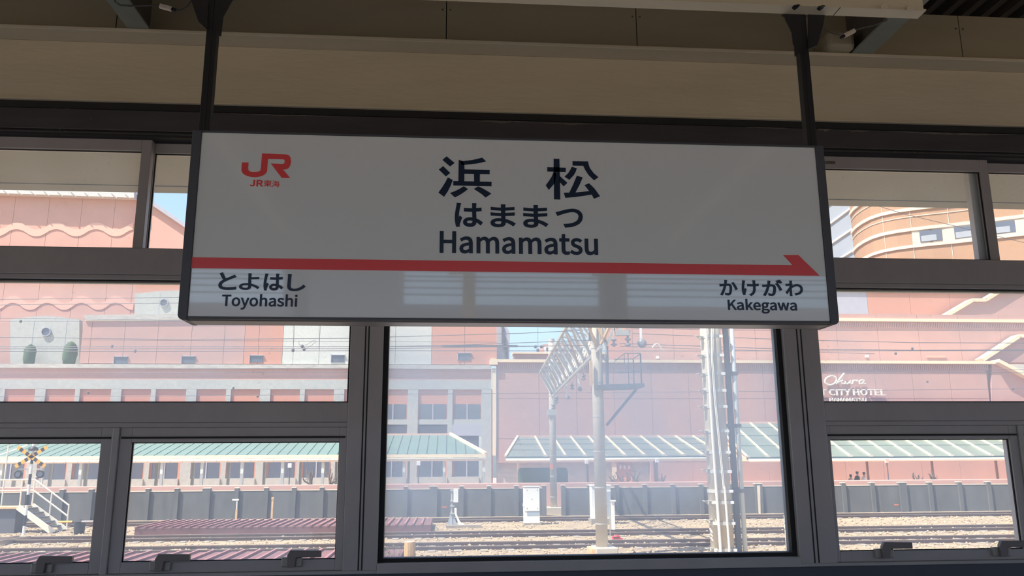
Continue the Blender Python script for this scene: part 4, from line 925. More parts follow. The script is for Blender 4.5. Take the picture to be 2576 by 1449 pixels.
# ballast stones: nobody could count them
vs, fs = [], []
rnd = random.Random(3)
for k in range(15000):
    Y = 21.5+15.5*rnd.random()
    x = -0.62*Y+rnd.random()*1.36*Y
    s_ = rnd.uniform(0.025, 0.06); zz = rnd.uniform(0.03, 0.07)
    b = len(vs)
    a0 = rnd.random()*3
    for j in range(4):
        a = a0+j*math.pi/2
        vs.append((x+s_*math.cos(a)*rnd.uniform(0.8, 1.4), Y+s_*math.sin(a)*rnd.uniform(0.8, 1.4), zz+rnd.uniform(-0.3, 0.3)*s_))
    vs.append((x, Y, zz+s_*rnd.uniform(0.5, 0.9))); vs.append((x, Y, zz-s_))
    for j in range(4):
        fs.append((b+j, b+(j+1) % 4, b+4)); fs.append((b+(j+1) % 4, b+j, b+5))
me = bpy.data.meshes.new('ballast'); me.from_pydata(vs, [], fs); me.materials.append(M['ballast'])
ob = bpy.data.objects.new('ballast', me); COL.objects.link(ob)
tag(ob, 'loose tan ballast stones between the rails', 'ballast', kind='stuff')

def track(Ya, Yb, label, xa, xb):
    t = thing('railway_track', label, 'railway track', ((xa+xb)/2, (Ya+Yb)/2, 0), 'railway tracks beyond the window')
    for Y in (Ya, Yb):
        r = MB().box(xa, xb, Y-0.012, Y+0.012, 0.05, 0.135).box(xa, xb, Y-0.065, Y+0.065, 0.02, 0.045).box(xa, xb, Y-0.034, Y+0.034, 0.135, 0.16).build('rail', 'rail', t)
        MB().box(xa, xb, Y-0.030, Y+0.030, 0.160, 0.168).build('rail_head', 'rail_top', r)
    s0 = None; x = xa+0.3; ym = (Ya+Yb)/2
    while x < xb:
        if s0 is None:
            s0 = MB().box(x-0.11, x+0.11, ym-1.0, ym+1.0, -0.1, 0.072).build('sleeper', 'sleeper', t); x0 = x
        else:
            inst(s0, 'sleeper', t, (x-x0, 0, 0))
        x += 0.75
track(24.15, 25.3, 'nearest railway track, running under the foot of the round concrete pole', -15, 21)
track(27.8, 28.95, 'middle railway track, between the concrete pole and the white cabinet', -17, 24)
track(34.2, 35.35, 'farthest railway track, along the grey concrete wall', -22, 30)
# pale crossing rails at the left
t = thing('turnout_rails', 'two pale rails slanting across the nearest track at the lower left', 'rails', P(20, 1360, 27))
for a, b in (((-120, 1385), (75, 1354)), ((-120, 1372), (46, 1353))):
    pa, pb = P(*a, 27), P(*b, 27)
    d0, d1 = ray(*a), ray(*b)
    A = Vector((0, 0, CAMZ))+d0*((0.14-CAMZ)/d0.z); B = Vector((0, 0, CAMZ))+d1*((0.14-CAMZ)/d1.z)
    MB().bar(A, B, 0.06, 0.14).build('rail', 'rail_top', t)

# low corrugated covers
def cover(label, xa, xb, Ya, Yb, z, pitch):
    t = thing('corrugated_cover', label, 'metal cover', ((xa+xb)/2, (Ya+Yb)/2, 0), 'low maroon corrugated covers between the rails')
    MB().box(xa, xb, Ya, Yb, 0.0, z).build('cover_body', 'maroon', t)
    r0 = None; n = int((xb-xa)/pitch)
    for k in range(n):
        x = xa+k*pitch
        if r0 is None: r0 = MB().box(x, x+0.07, Ya-0.02, Yb, z, z+0.06).build('rib', 'maroon_rib', t)
        else: inst(r0, 'rib', t, (k*pitch, 0, 0))
cover('long low maroon ribbed cover behind the middle track', X(340, 1320, 30), X(1085, 1320, 31), 30.0, 33.4, 0.30, 0.3)
cover('near low maroon ribbed cover at the bottom of the left windows', -14, X(1003, 1395, 21), 18.0, 23.6, 0.16, 0.42)

# grey concrete trackside wall, bay by bay
YV = 37.5
ztop = Z(1480, 1226, YV)
cw = thing('concrete_wall', 'long grey concrete trackside wall with posts and top coloured pale as sunlit', 'wall', (X(1300, 1260, YV), YV, 0))
posts = [-300, -228, -156, -84, -12, 60, 155, 228, 300, 371, 444, 519, 595, 669, 739, 809, 880, 950, 1020, 1090, 1161, 1230, 1299, 1369, 1417, 1483, 1552, 1623, 1694, 1765, 1836, 1909, 1980, 2051, 2124, 2197, 2273, 2342, 2417, 2490, 2562, 2636, 2710, 2784]
wide = {519, 1090, 1909, 2273}
for i, a in enumerate(posts):
    xc = X(a, 1260, YV); w = 0.17 if a in wide else 0.09
    p = MB().box(xc-w, xc+w, YV-0.10, YV+0.14, 0, ztop+0.09).build('wall_post', 'wall_concrete', cw)
    MB().box(xc-w-0.01, xc+w+0.01, YV-0.11, YV+0.15, ztop+0.09, ztop+0.125).build('post_cap', 'sunlit_cap_lime', p)
    if i+1 < len(posts) and a != 1369:
        xb = X(posts[i+1], 1260, YV); wb = 0.17 if posts[i+1] in wide else 0.09
        p = MB().box(xc+w, xb-wb, YV, YV+0.10, 0, ztop-0.03).build('wall_panel', 'wall_concrete', cw)
        MB().box(xc+w, xb-wb, YV-0.015, YV+0.115, ztop-0.03, ztop).build('panel_cap', 'sunlit_cap_lime', p)
for px, py in ((1118, 1276), (2255, 1270)):
    q = P(px, py, YV-0.004)
    mb = MB()
    for k in range(4):
        mb.box(q.x-0.1+k*0.055, q.x-0.065+k*0.055, YV-0.006, YV, q.z-0.03, q.z+0.03)
    mb.build('painted_mark', 'orange_paint', cw)
st = MB().prism([(X(1905, 1230, YV-0.12), ztop+0.02), (X(1913, 1230, YV-0.12), ztop+0.02), (X(1914, 1297, YV-0.12), 0.05), (X(1909, 1297, YV-0.12), 0.05)], YV-0.115, YV-0.10).build('lime_streak', 'sunlit_cap_lime', cw)
# pink planter wall behind it
one('planter_wall', MB().box(X(-420, 1218, 43), X(2900, 1218, 43), 43, 43.6, 0, Z(1480, 1214, 43)), 'pink', 'low pink planter wall just above the grey concrete wall', 'wall', bevel=0.03)

# rusty stakes and white marker against the wall
for px, t_, b_, w, m_, lab, nm in ((684, 1250, 1296, 5, 'rusty', 'thin rusty upright stake in front of the concrete wall', 'rusty_stake'),
                               (594, 1280, 1303, 6, 'rusty', 'short rusty stump with a white plate at the concrete wall', 'rusty_stump')):
    a, b = P(px, b_, 36.9), P(px, t_, 36.9)
    t = thing(nm, lab, 'stake', (a.x, 36.9, 0))
    MB().box(a.x-0.04, a.x+0.04, 36.86, 36.94, 0, b.z).build('stake', m_, t)
    if w == 6: MB().box(a.x-0.2, a.x+0.08, 36.84, 36.86, b.z+0.35, b.z+0.42).box(a.x-0.02, a.x+0.02, 36.86, 36.9, b.z, b.z+0.42).build('plate', 'white', t)
    else: MB().box(a.x-0.05, a.x+0.05, 36.85, 36.95, b.z-0.12, b.z).build('cap', 'rusty', t)

# ---- green canopy on the left
def canopy_green():
    Ye, Yr = 47.0, 53.0
    ze, zr_ = Z(640, 1146, Ye), Z(640, 1095, Yr)
    xa, xb = X(-300, 1146, Ye), X(1222, 1146, Ye)
    xrb = X(1133, 1093, Yr)
    t = thing('green_canopy', 'long pale green panelled canopy roof with a cream gutter on the left', 'canopy', ((xa+xb)/2, Ye, 0))
    sl = (zr_-ze)/(Yr-Ye)
    wpan = X(1015, 1146, Ye)-X(990, 1146, Ye)
    x = xb; k = 0; rows = 4; th = 0.05
    ncol = int((xb-xa)/wpan)
    for i in range(ncol):
        x1 = xb-i*wpan; x0 = x1-wpan
        for j in range(rows):
            y0, y1 = Ye+(Yr-Ye)*j/rows, Ye+(Yr-Ye)*(j+1)/rows
            # the hip end cuts the panels
            def hip(y): return xb+(xrb-xb)*(y-Ye)/(Yr-Ye)
            a0, a1 = min(x1, hip(y0)), min(x1, hip(y1))
            if a0 <= x0+0.05: continue
            gp = 0.034
            z0_, z1_ = ze+sl*(y0-Ye), ze+sl*(y1-Ye)
            A = [(x0+gp, y0+gp, z0_), (a0-gp, y0+gp, z0_), (max(a1-gp, x0+gp+0.01), y1-gp, z1_), (x0+gp, y1-gp, z1_)]
            MB().poly([(p[0], p[1], p[2]-th) for p in A]+A, [(0, 3, 2, 1), (4, 5, 6, 7), (0, 1, 5, 4), (1, 2, 6, 5), (2, 3, 7, 6), (3, 0, 4, 7)]).build('roof_panel', 'roof_green', t)
    A = [(xa, Ye, ze-0.03), (xb, Ye, ze-0.03), (xrb, Yr, zr_-0.03), (xa, Yr, zr_-0.03)]
    MB().poly([(p[0], p[1], p[2]-0.05) for p in A]+A, [(0, 3, 2, 1), (4, 5, 6, 7), (0, 1, 5, 4), (1, 2, 6, 5), (2, 3, 7, 6), (3, 0, 4, 7)]).build('roof_underlay', 'roof_seam', t)
    MB().bar((xa, Yr, zr_), (xrb, Yr, zr_), 0.3, 0.16).build('ridge_cap', 'wave', t)
    MB().bar((xrb, Yr, zr_+0.05), (xb, Ye, ze+0.05), 0.2, 0.14).build('hip_cap', 'coping', t)
    MB().box(xa, xb, Ye-0.06, Ye+0.04, ze-0.16, ze+0.02).build('fascia', 'coping', t)
    g_ = MB().tube([(xa, Ye-0.2, ze-0.27), (xb, Ye-0.2, ze-0.27)], 0.10, 10).build('gutter', 'gutter', t, smooth=True)
    n = int((xb-xa)/0.62)
    j0 = None
    for i in range(n):
        xx = xb-0.1-i*0.62
        if j0 is None: j0 = MB().tube([(xx-0.012, Ye-0.2, ze-0.27), (xx+0.012, Ye-0.2, ze-0.27)], 0.105, 10).build('joint_ring', 'concrete_ledge', g_); xx0 = xx
        else: inst(j0, 'joint_ring', g_, (xx-xx0, 0, 0))
    for px in [-200, -98, 4, 105, 203, 305, 407, 508, 609, 711, 812, 913, 1016, 1117, 1217]:
        c = P(px, 1190, Ye+0.2)
        MB().box(c.x-0.075, c.x+0.075, Ye+0.1, Ye+0.3, 0, ze-0.1).build('canopy_post', 'post_green', t)
        MB().box(c.x-0.075, c.x+0.075, Yr-0.3, Yr-0.1, 0, zr_-0.1).build('canopy_post', 'post_green', t)
canopy_green()
def canopy_glass(l, r, yr, label, pitch, hipl):
    Ye, Yr = 48.0, 54.0
    xm = (l+r)/2
    ze, zr_ = Z(xm, 1147, Ye), Z(xm, yr, Yr)
    xa, xb = X(l, 1147, Ye), X(r, 1147, Ye)
    xh = xa+(hipl*Ye/FPX if hipl else 0)
    t = thing('glass_canopy', label, 'canopy', ((xa+xb)/2, Ye, 0))
    w = pitch*Ye/FPX; n = int((xb-xa)/w)+1
    sl = (zr_-ze)/(Yr-Ye)
    for i in range(n):
        x0, x1 = xa+i*w, min(xb, xa+(i+1)*w)
        if x1-x0 < 0.05: continue
        for j in range(2):
            y0, y1 = Ye+(Yr-Ye)*j/2, Ye+(Yr-Ye)*(j+1)/2
            def hip(y): return xa+(xh-xa)*(y-Ye)/(Yr-Ye)
            b0, b1 = max(x0, hip(y0)), max(x0, hip(y1))
            if b0 >= x1-0.05: continue
            A = [(b0+0.02, y0+0.02, ze+sl*(y0-Ye)), (x1-0.02, y0+0.02, ze+sl*(y0-Ye)), (x1-0.02, y1-0.02, ze+sl*(y1-Ye)), (min(b1+0.02, x1-0.03), y1-0.02, ze+sl*(y1-Ye))]
            MB().poly([(p[0], p[1], p[2]-0.03) for p in A]+A, [(0, 3, 2, 1), (4, 5, 6, 7), (0, 1, 5, 4), (1, 2, 6, 5), (2, 3, 7, 6), (3, 0, 4, 7)]).build('roof_pane', 'roof_glass', t)
        if x0 >= xh-0.01 or not hipl:
            MB().bar((x0, Ye, ze+0.03), (x0, Yr, zr_+0.03), 0.09, 0.1).build('roof_rib', 'coping', t)
            MB().box(x0-0.12, x0+0.12, Ye-0.05, Ye+0.1, ze-0.02, ze+0.10).build('rib_shoe', 'concrete_ledge', t)
    for f in (0.3, 0.6, 0.85):
        y = Ye+(Yr-Ye)*f
        MB().box(max(xa, xa+(xh-xa)*f), xb, y-0.03, y+0.03, ze+sl*(y-Ye)-0.08, ze+sl*(y-Ye)+0.02).build('purlin', 'roof_seam', t)
    MB().bar((xh, Yr, zr_+0.03), (xb, Yr, zr_+0.03), 0.2, 0.12).build('ridge_cap', 'wave', t)
    if hipl: MB().bar((xa, Ye, ze+0.04), (xh, Yr, zr_+0.04), 0.14, 0.12).build('hip_cap', 'coping', t)
    MB().box(xa, xb, Ye-0.04, Ye+0.04, ze-0.12, ze).build('fascia', 'roof_seam', t)
    MB().tube([(xa, Ye-0.2, ze-0.2), (xb, Ye-0.2, ze-0.2)], 0.10, 10).build('gutter', 'gutter', t, smooth=True)
    k = 0; x = xa+1.2
    while x < xb:
        MB().box(x-0.06, x+0.06, Yr-0.4, Yr-0.28, 0, zr_-0.1).build('canopy_post', 'pink_dark', t); x += 4.6
    return t, ze, zr_
canopy_glass(1272, 1852, 1098, 'pale glass canopy roof in the middle behind the poles', 50, 52)
tc, ze, zr_ = canopy_glass(1880, 2900, 1063, 'higher pale glass canopy roof on the right', 54, 0)
x0, x1 = X(1858, 1147, 48), X(1886, 1147, 48)
MB().poly([(x0, 48, ze-0.25), (x1, 48, ze-0.25), (x0, 54, zr_), (x0-0.06, 48, ze-0.25), (x0-0.06, 54, zr_), (x0, 48, ze+0.2)], [(0, 1, 2), (0, 2, 4, 3), (1, 5, 2), (0, 1, 5)]).build('end_panel', 'coping', tc)

# ---- concrete poles with lattice gantry
YP1, YP2 = 24.6-2.4, 39.0
gt = thing('lattice_gantry', 'two tall concrete poles joined by a pale lattice gantry over the tracks', 'gantry', (P(1512, 1390, YP1).x, YP1, 0))
x1_, x2_ = X(1511, 1250, YP1), X(1392, 1200, YP2)
def pole(x, Y, r0, r1, h_, z0=0.0):
    p = MB().tube([(x, Y, z0), (x, Y, h_)], r0, 20, r1).build('concrete_pole', 'pole_concrete', gt, smooth=True)
    z = z0+0.6
    while z < h_:
        rr = r0+(r1-r0)*(z-z0)/(h_-z0)
        MB().tube([(x, Y, z), (x, Y, z+0.025)], rr+0.008, 20).build('pole_band', 'galv', p)
        z += 0.95
    return p
p1 = pole(x1_, YP1, 0.165, 0.15, 8.2, 0.28)
zb1 = 0.30
MB().box(X(1500, 1385, YP1-0.4), X(1555, 1385, YP1-0.4), YP1-0.4, YP1+0.4, -0.1, zb1).build('footing', 'pole_concrete', gt, bevel=0.02)
MB().box(X(1487, 1385, YP1-0.3), X(1501, 1385, YP1-0.3), YP1-0.3, YP1+0.4, -0.1, zb1-0.02).build('footing', 'rusty', gt, bevel=0.02)
p2 = pole(x2_, YP2, 0.165, 0.15, Z(1388, 855, YP2), 0.2)
MB().tube([(x2_, YP2, Z(1388, 860, YP2)), (x2_, YP2, Z(1388, 853, YP2))], 0.17, 16).build('pole_cap', 'galv', p2)
MB().box(x2_-0.5, x2_+0.4, YP2-0.5, YP2+0.4, -0.1, Z(1392, 1275, YP2)).build('footing', 'pole_concrete', gt, bevel=0.03)
MB().box(X(1383, 1172, YP2)-0.02, X(1390, 1172, YP2), YP2-0.2, YP2-0.165, Z(1386, 1180, YP2), Z(1386, 1167, YP2)).build('orange_plate', 'orange_paint', p2)
MB().bar((X(1388, 1060, YP2), YP2, Z(1388, 1045, YP2)), (X(1388, 1060, YP2), YP2, Z(1388, 1030, YP2)), 0.42, 0.42).build('collar', 'galv', p2)
# lattice beam running away from the camera
za_t, za_b = Z(1450, 765, YP1), Z(1500, 905, YP1)
A0 = {'tl': P(1442, 770, YP1), 'tr': P(1560, 770, YP1), 'bl': P(1452, 868, YP1), 'br': P(1486, 908, YP1)}
near = [P(1458, 790, YP1), P(1545, 800, YP1), P(1530, 868, YP1), P(1480, 912, YP1)]
far = [P(1384, 940, YP2), P(1412, 930, YP2), P(1402, 985, YP2), P(1396, 985, YP2)]
zt_, zb_ = 6.75, 5.55
hw = 0.55
def gp(f, sx, top):
    y = YP1-1.0+(YP2+0.6-YP1+1.0)*f; cx = x1_+(x2_-x1_)*((y-YP1)/(YP2-YP1))
    return Vector((cx+sx*(hw if top else hw*0.1), y, zt_ if top else zb_))
ZG1, ZG2 = Z(1500, 915, YP1), Z(1396, 985, YP2)
NB = 12
for sx, top in ((-1, True), (1, True), (0, False)):
    MB().bar(gp(0, sx, top), gp(1, sx, top), 0.09, 0.09).build('chord', 'galv', gt)
for i in range(NB):
    f0, f1 = i/NB, (i+1)/NB
    for sx in (-1, 1):
        MB().bar(gp(f0, sx, True), gp((f0+f1)/2, 0, False), 0.06, 0.06).build('brace', 'rusty' if i % 3 == 0 else 'galv', gt)
        MB().bar(gp((f0+f1)/2, 0, False), gp(f1, sx, True), 0.06, 0.06).build('brace', 'galv', gt)
    MB().bar(gp(f0, -1, True), gp(f0, 1, True), 0.05, 0.05).build('cross_tie', 'galv', gt)
    MB().bar(gp(f0, -1, True), gp(f1, 1, True), 0.045, 0.045).build('cross_tie', 'galv', gt)
# knee braces and cross arm on the near pole
for a, b, m_ in (((1490, 815), (1522, 862), 'rusty'), ((1512, 815), (1524, 868), 'galv'), ((1562, 815), (1526, 866), 'galv'), ((1530, 815), (1546, 836), 'rusty'), ((1590, 815), (1560, 840), 'rusty'), ((1580, 815), (1550, 845), 'galv'), ((1486, 815), (1484, 858), 'steel_dark')):
    MB().bar(P(a[0], a[1]-25, YP1-0.3), P(*b, YP1-0.3), 0.07, 0.07).build('knee_brace', m_, gt)
MB().bar(P(1550, 838, YP1-0.4), P(1584, 838, YP1-0.4), 0.2, 0.14).build('cross_arm', 'galv', gt)
MB().bar(P(1486, 908, YP1-0.2), P(1488, 970, YP1-0.2), 0.08, 0.08).build('rusty_strut', 'rusty', gt)
def insulator(parent, px, t_, b_, Y, r, n):
    a, b = P(px, t_, Y), P(px, b_, Y)
    h_ = (a.z-b.z); prof = [(r*0.35, 0)]
    for k in range(n):
        z0 = h_*(k+0.1)/n
        prof += [(r*0.35, z0), (r, z0+h_*0.25/n), (r*0.8, z0+h_*0.5/n), (r*0.35, z0+h_*0.6/n)]
    prof.append((r*0.3, h_))
    return MB().lathe((a.x, Y, b.z), prof, 14).build('insulator', 'insulator', parent, smooth=True)
for px, t_, b_, Y, r, n in ((1544, 848, 872, YP1-0.4, 0.09, 2), (1579, 846, 873, YP1-0.4, 0.09, 2), (1525, 893, 912, YP1-0.4, 0.08, 1), (1468, 941, 957, 28.0, 0.09, 2), (1439, 965, 981, 31.0, 0.10, 2), (1399, 996, 1015, 36.5, 0.13, 3), (1392, 1014, 1030, 37.5, 0.13, 2)):
    i_ = insulator(gt, px, t_, b_, Y, r, n)
    q = P(px, t_, Y)
    MB().tube([q, (q.x, Y, q.z+0.35)], 0.018, 6).build('drop_rod', 'galv', i_)
for px, py, Y, r, top in ((1613, 864, YP1-0.4, 0.125, 770), (1457, 979, 29.5, 0.085, 935), (1427, 1000, 33.0, 0.085, 962)):
    q = P(px, py, Y)
    d = MB().lathe(q+Vector((0, -0.08, 0)), [(r*0.5, 0), (r, 0.03), (r, 0.07), (r*0.7, 0.08), (r, 0.10), (r, 0.14), (r*0.4, 0.17)], 18, (0.3, 1, 0)).build('tension_wheel', 'insulator', gt, smooth=True)
    MB().bar(q, P(px-3, top, Y), 0.07, 0.05).build('drop_bar', 'white', d)
MB().tube([P(a, b, YP1-0.4) for a, b in ((1641, 876), (1646, 868), (1652, 865), (1658, 868), (1663, 877), (1669, 882))], 0.022, 8).build('hook_pipe', 'pipe_white', gt)
# service platform with railing
pf = MB().bar(P(1494, 976, YP1), P(1612, 972, YP1), 0.9, 0.10).build('service_platform', 'steel_dark', gt)
MB().bar(P(1526, 1070, YP1), P(1600, 980, YP1), 0.06, 0.07).build('platform_strut', 'steel_dark', gt)
for a, b, w in (((1611, 890), (1614, 970), 0.035), ((1593, 903), (1595, 970), 0.03), ((1570, 890), (1572, 925), 0.02), ((1580, 890), (1582, 970), 0.02), ((1570, 889), (1611, 889), 0.02), ((1545, 904), (1593, 903), 0.02), ((1593, 903), (1611, 890), 0.02), ((1550, 938), (1612, 935), 0.02), ((1545, 910), (1570, 890), 0.02)):
    MB().bar(P(*a, YP1), P(*b, YP1), w, w).build('railing', 'steel_dark', pf)
MB().bar(P(1526, 870, YP1-0.2), P(1528, 970, YP1-0.2), 0.06, 0.08).build('side_channel', 'steel_dark', gt)
# narrow white box strapped to the pole
bx_ = MB().box(X(1536, 1290, YP1), X(1545, 1290, YP1), YP1-0.1, YP1+0.05, Z(1540, 1332, YP1), Z(1540, 1260, YP1)).build('pole_box', 'cabinet', gt, bevel=0.008)
MB().box(X(1534, 1260, YP1), X(1547, 1260, YP1), YP1-0.13, YP1+0.08, Z(1540, 1261, YP1), Z(1540, 1258, YP1)).build('lid', 'white', bx_)
MB().tube([P(1533, 1250, YP1-0.05), P(1535, 1357, YP1-0.05)], 0.012, 6).build('cable_pipe', 'pipe_white', gt)

# ---- big near mast with step brackets and pipes
YM = 18.0
xm_ = X(1802, 1110, YM)
ms = thing('trackside_mast', 'thick near concrete mast with step brackets, clamp bands and a white conduit', 'mast', (xm_, YM, 0))
MB().tube([(xm_, YM, 0), (xm_, YM, 8.5)], 0.26, 28, 0.215).build('mast', 'pole_concrete', ms, smooth=True)
def rm(z): return 0.26+(0.215-0.26)*z/8.5
for py in (820, 849, 896, 942, 984, 1024, 1085, 1138, 1186, 1235, 1263, 1315, 1382):
    z = Z(1802, py, YM)
    b = MB().tube([(xm_, YM, z-0.035), (xm_, YM, z+0.035)], rm(z)+0.012, 24).build('clamp_band', 'galv', ms, smooth=False)
    MB().box(xm_+rm(z)*0.6, xm_+rm(z)*0.95, YM-rm(z)*0.95, YM-rm(z)*0.5, z-0.03, z+0.03).build('clamp_bolt', 'white', b)
for py in (849, 896, 942, 984, 1024, 1085, 1135, 1181, 1260, 1307, 1378):
    z = Z(1802, py, YM)
    a = Vector((xm_-rm(z)+0.02, YM-0.08, z)); tip = Vector((xm_-rm(z)-0.16, YM-0.15, z+0.01))
    b = Vector((xm_-rm(z)+0.04, YM-0.12, z-0.14))
    s_ = MB().bar(a, tip, 0.10, 0.014).build('step_bracket', 'galv', ms)
    MB().bar(tip+Vector((0.02, 0, -0.01)), b, 0.02, 0.016).build('stay', 'galv', s_)
    MB().bar(a+Vector((0.05, -0.1, 0.01)), a+Vector((0.12, -0.12, -0.12)), 0.05, 0.02).build('clip', 'white', s_)
def mz(px, py, Y=YM-0.28): return P(px, py, Y)
MB().tube([mz(1773, 770), mz(1776, 830), mz(1783, 930), mz(1793, 1100), mz(1804, 1260), mz(1814, 1400), mz(1820, 1500)], 0.032, 8).build('white_conduit', 'pipe_white', ms, smooth=True)
MB().tube([mz(1790, 780), mz(1790, 900), mz(1797, 1000), mz(1812, 1150), mz(1820, 1230)], 0.014, 6).build('thin_cable', 'pipe_white', ms)
MB().tube([mz(1795, 780), mz(1793, 900), mz(1800, 1000), mz(1815, 1150), mz(1823, 1230)], 0.010, 6).build('thin_cable', 'pipe_white', ms)
MB().tube([mz(1823, 1225), mz(1840, 1450)], 0.026, 8).build('cable_guard', 'pipe_white', ms)
for k, (a, b) in enumerate(((1330, 1340), (1343, 1349), (1352, 1360))):
    MB().bar(mz(1786+k, a, YM-0.3), mz(1791+k, b, YM-0.3), 0.07, 0.02).build('number_plate', 'white', ms)
yy = thing('twin_pipes', 'dark square post and pale pipe standing right of the thick mast', 'pipes', (X(1845, 1100, YM), YM, 0))
xa = X(1842, 1110, YM)
MB().box(xa-0.055, xa+0.055, YM-0.05, YM+0.06, 0, 8.5).build('square_post', 'steel_dark', yy)
xa2 = X(1857, 1110, YM)
MB().tube([(xa2, YM-0.02, 0), (xa2, YM-0.02, 8.5)], 0.052, 14).build('pipe', 'pipe_blue', yy, smooth=True)
for py in (940, 1071, 1235):
    z = Z(1845, py, YM)
    MB().box(xm_+0.25, xa2+0.07, YM-0.08, YM+0.08, z-0.04, z+0.04).build('pipe_bracket', 'steel_dark', yy)

# slim marker post on the right
t = thing('marker_post', 'slim pale pole on a short concrete stump near the right post', 'post', (X(1982, 1380, 21), 21, 0))
xa = X(1981, 1340, 21)
MB().tube([(xa, 21, 0), (xa, 21, Z(1981, 1296, 21))], 0.07, 14, 0.065).build('stump', 'pole_concrete', t, smooth=True)
MB().tube([P(1984, 1330, 20.9), P(1975, 1230, 20.9), P(1966, 1130, 20.9)], 0.022, 8).build('slim_pole', 'galv', t)
MB().tube([P(1966, 1134, 20.9), P(1965.6, 1127, 20.9)], 0.035, 8).build('red_tip', 'red_paint', t)
for py in (1316, 1330):
    MB().tube([(xa, 21, Z(1981, py, 21)), (xa, 21, Z(1981, py, 21)+0.03)], 0.078, 14).build('strap', 'galv', t)

# ---- cabinets and lever by the tracks
def relay(l, r, t_, b_, Y, label):
    a, b = P(l, b_, Y), P(r, t_, Y)
    t = thing('relay_cabinet', label, 'cabinet', ((a.x+b.x)/2, Y, 0), 'white trackside cabinets')
    h_ = b.z-a.z; w = b.x-a.x; z0 = a.z
    MB().box(a.x, b.x, Y-0.02, Y+0.4, z0, b.z-0.03).build('body', 'cabinet', t, bevel=0.008)
    MB().box(a.x-0.03, b.x+0.03, Y-0.06, Y+0.44, b.z-0.03, b.z).build('roof', 'white', t, bevel=0.006)
    d = MB().box(a.x+0.02, b.x-0.01, Y-0.045, Y-0.02, z0+h_*0.33, b.z-0.05).build('door', 'cabinet', t, bevel=0.004)
    MB().tube([(a.x-0.03, Y-0.03, z0+h_*0.3), (a.x-0.03, Y-0.03, z0+h_*0.9)], 0.012, 6).build('door_bar', 'white', d)
    MB().box(a.x-0.06, a.x-0.03, Y-0.05, Y-0.02, z0+h_*0.45, z0+h_*0.54).build('door_handle', 'white', d)
    for fx, fz in ((0.18, 0.9), (0.85, 0.9), (0.5, 0.65), (0.18, 0.4), (0.85, 0.4)):
        MB().lathe((a.x+w*fx, Y-0.045, z0+h_*fz), [(0.016, 0), (0.014, 0.012)], 8, (0, -1, 0)).build('rivet', 'steel_dark', d)
    MB().box(a.x+w*0.18, b.x, Y-0.028, Y-0.02, z0+h_*0.2, z0+h_*0.31).build('vent_recess', 'cabinet_shade', t)
    MB().box(a.x-0.03, b.x+0.06, Y-0.1, Y+0.5, -0.1, z0).build('plinth', 'sleeper', t)
relay(1319, 1357, 1223, 1316, 32.6, 'white upright relay cabinet with riveted door left of the poles')
t = thing('signal_cabinet', 'white cabinet half hidden behind the near concrete pole', 'cabinet', (X(1515, 1310, 32.4), 32.4, 0), 'white trackside cabinets')
a, b = P(1490, 1312, 32.4), P(1536, 1223, 32.4)
MB().box(a.x, b.x, 32.4, 32.9, a.z+0.1, b.z).build('body', 'cabinet', t, bevel=0.01)
MB().box(a.x-0.02, b.x+0.02, 32.36, 32.95, b.z, b.z+0.06).build('roof', 'white', t, bevel=0.01)
MB().box(a.x+0.16, b.x-0.03, 32.37, 32.4, a.z+0.25, b.z-0.2).build('door', 'cabinet_shade', t)
MB().box(a.x-0.05, b.x+0.1, 32.3, 33.0, -0.1, a.z+0.1).build('plinth', 'sleeper', t)
Y = 31.8
t = thing('point_lever_stand', 'grey post with a white box and bent stay beside the concrete wall', 'lever stand', (X(1145, 1320, Y), Y, 0))
MB().box(X(1134, 1270, Y), X(1138, 1270, Y), Y, Y+0.1, 0, Z(1137, 1225, Y)).build('post', 'galv', t)
MB().prism(XZ([(1126, 1319), (1134, 1285), (1138, 1285), (1149, 1319)], Y+0.02), Y+0.02, Y+0.08).build('gusset', 'cabinet_shade', t)
MB().box(X(1141, 1250, Y), X(1153, 1250, Y), Y-0.06, Y+0.14, Z(1147, 1264, Y), Z(1147, 1230, Y)).build('box', 'cabinet', t, bevel=0.01)
MB().prism(XZ([(1143, 1278), (1148.5, 1278), (1149, 1294), (1158, 1313), (1170, 1320), (1154, 1321), (1150, 1308), (1143, 1292)], Y-0.02), Y-0.02, Y+0.04).build('bent_stay', 'cabinet', t)
for py in (1234, 1260, 1273, 1292):
    MB().box(X(1132, py, Y), X(1143, py, Y), Y-0.03, Y+0.02, Z(1137, py+1.5, Y), Z(1137, py-1.5, Y)).build('bracket', 'galv', t)
MB().box(X(1122, 1320, Y), X(1210, 1320, Y), Y-0.3, Y+0.3, -0.05, Z(1147, 1320, Y)).build('base_slab', 'sleeper', t)
Y = 25.9
t = thing('red_track_block', 'small bright red wedge lying on the ballast right of the pole', 'track block', (X(1550, 1355, Y), Y, 0))
MB().prism(XZ([(1540, 1356), (1541, 1350), (1548, 1349), (1550, 1346), (1556, 1346), (1559, 1351), (1565, 1354), (1565, 1356)], Y), Y-0.15, Y+0.15).build('wedge', 'red_paint', t, bevel=0.01)
MB().bar(P(1543, 1352, Y-0.16), P(1558, 1352, Y-0.16), 0.02, 0.03).build('band', 'black', t)

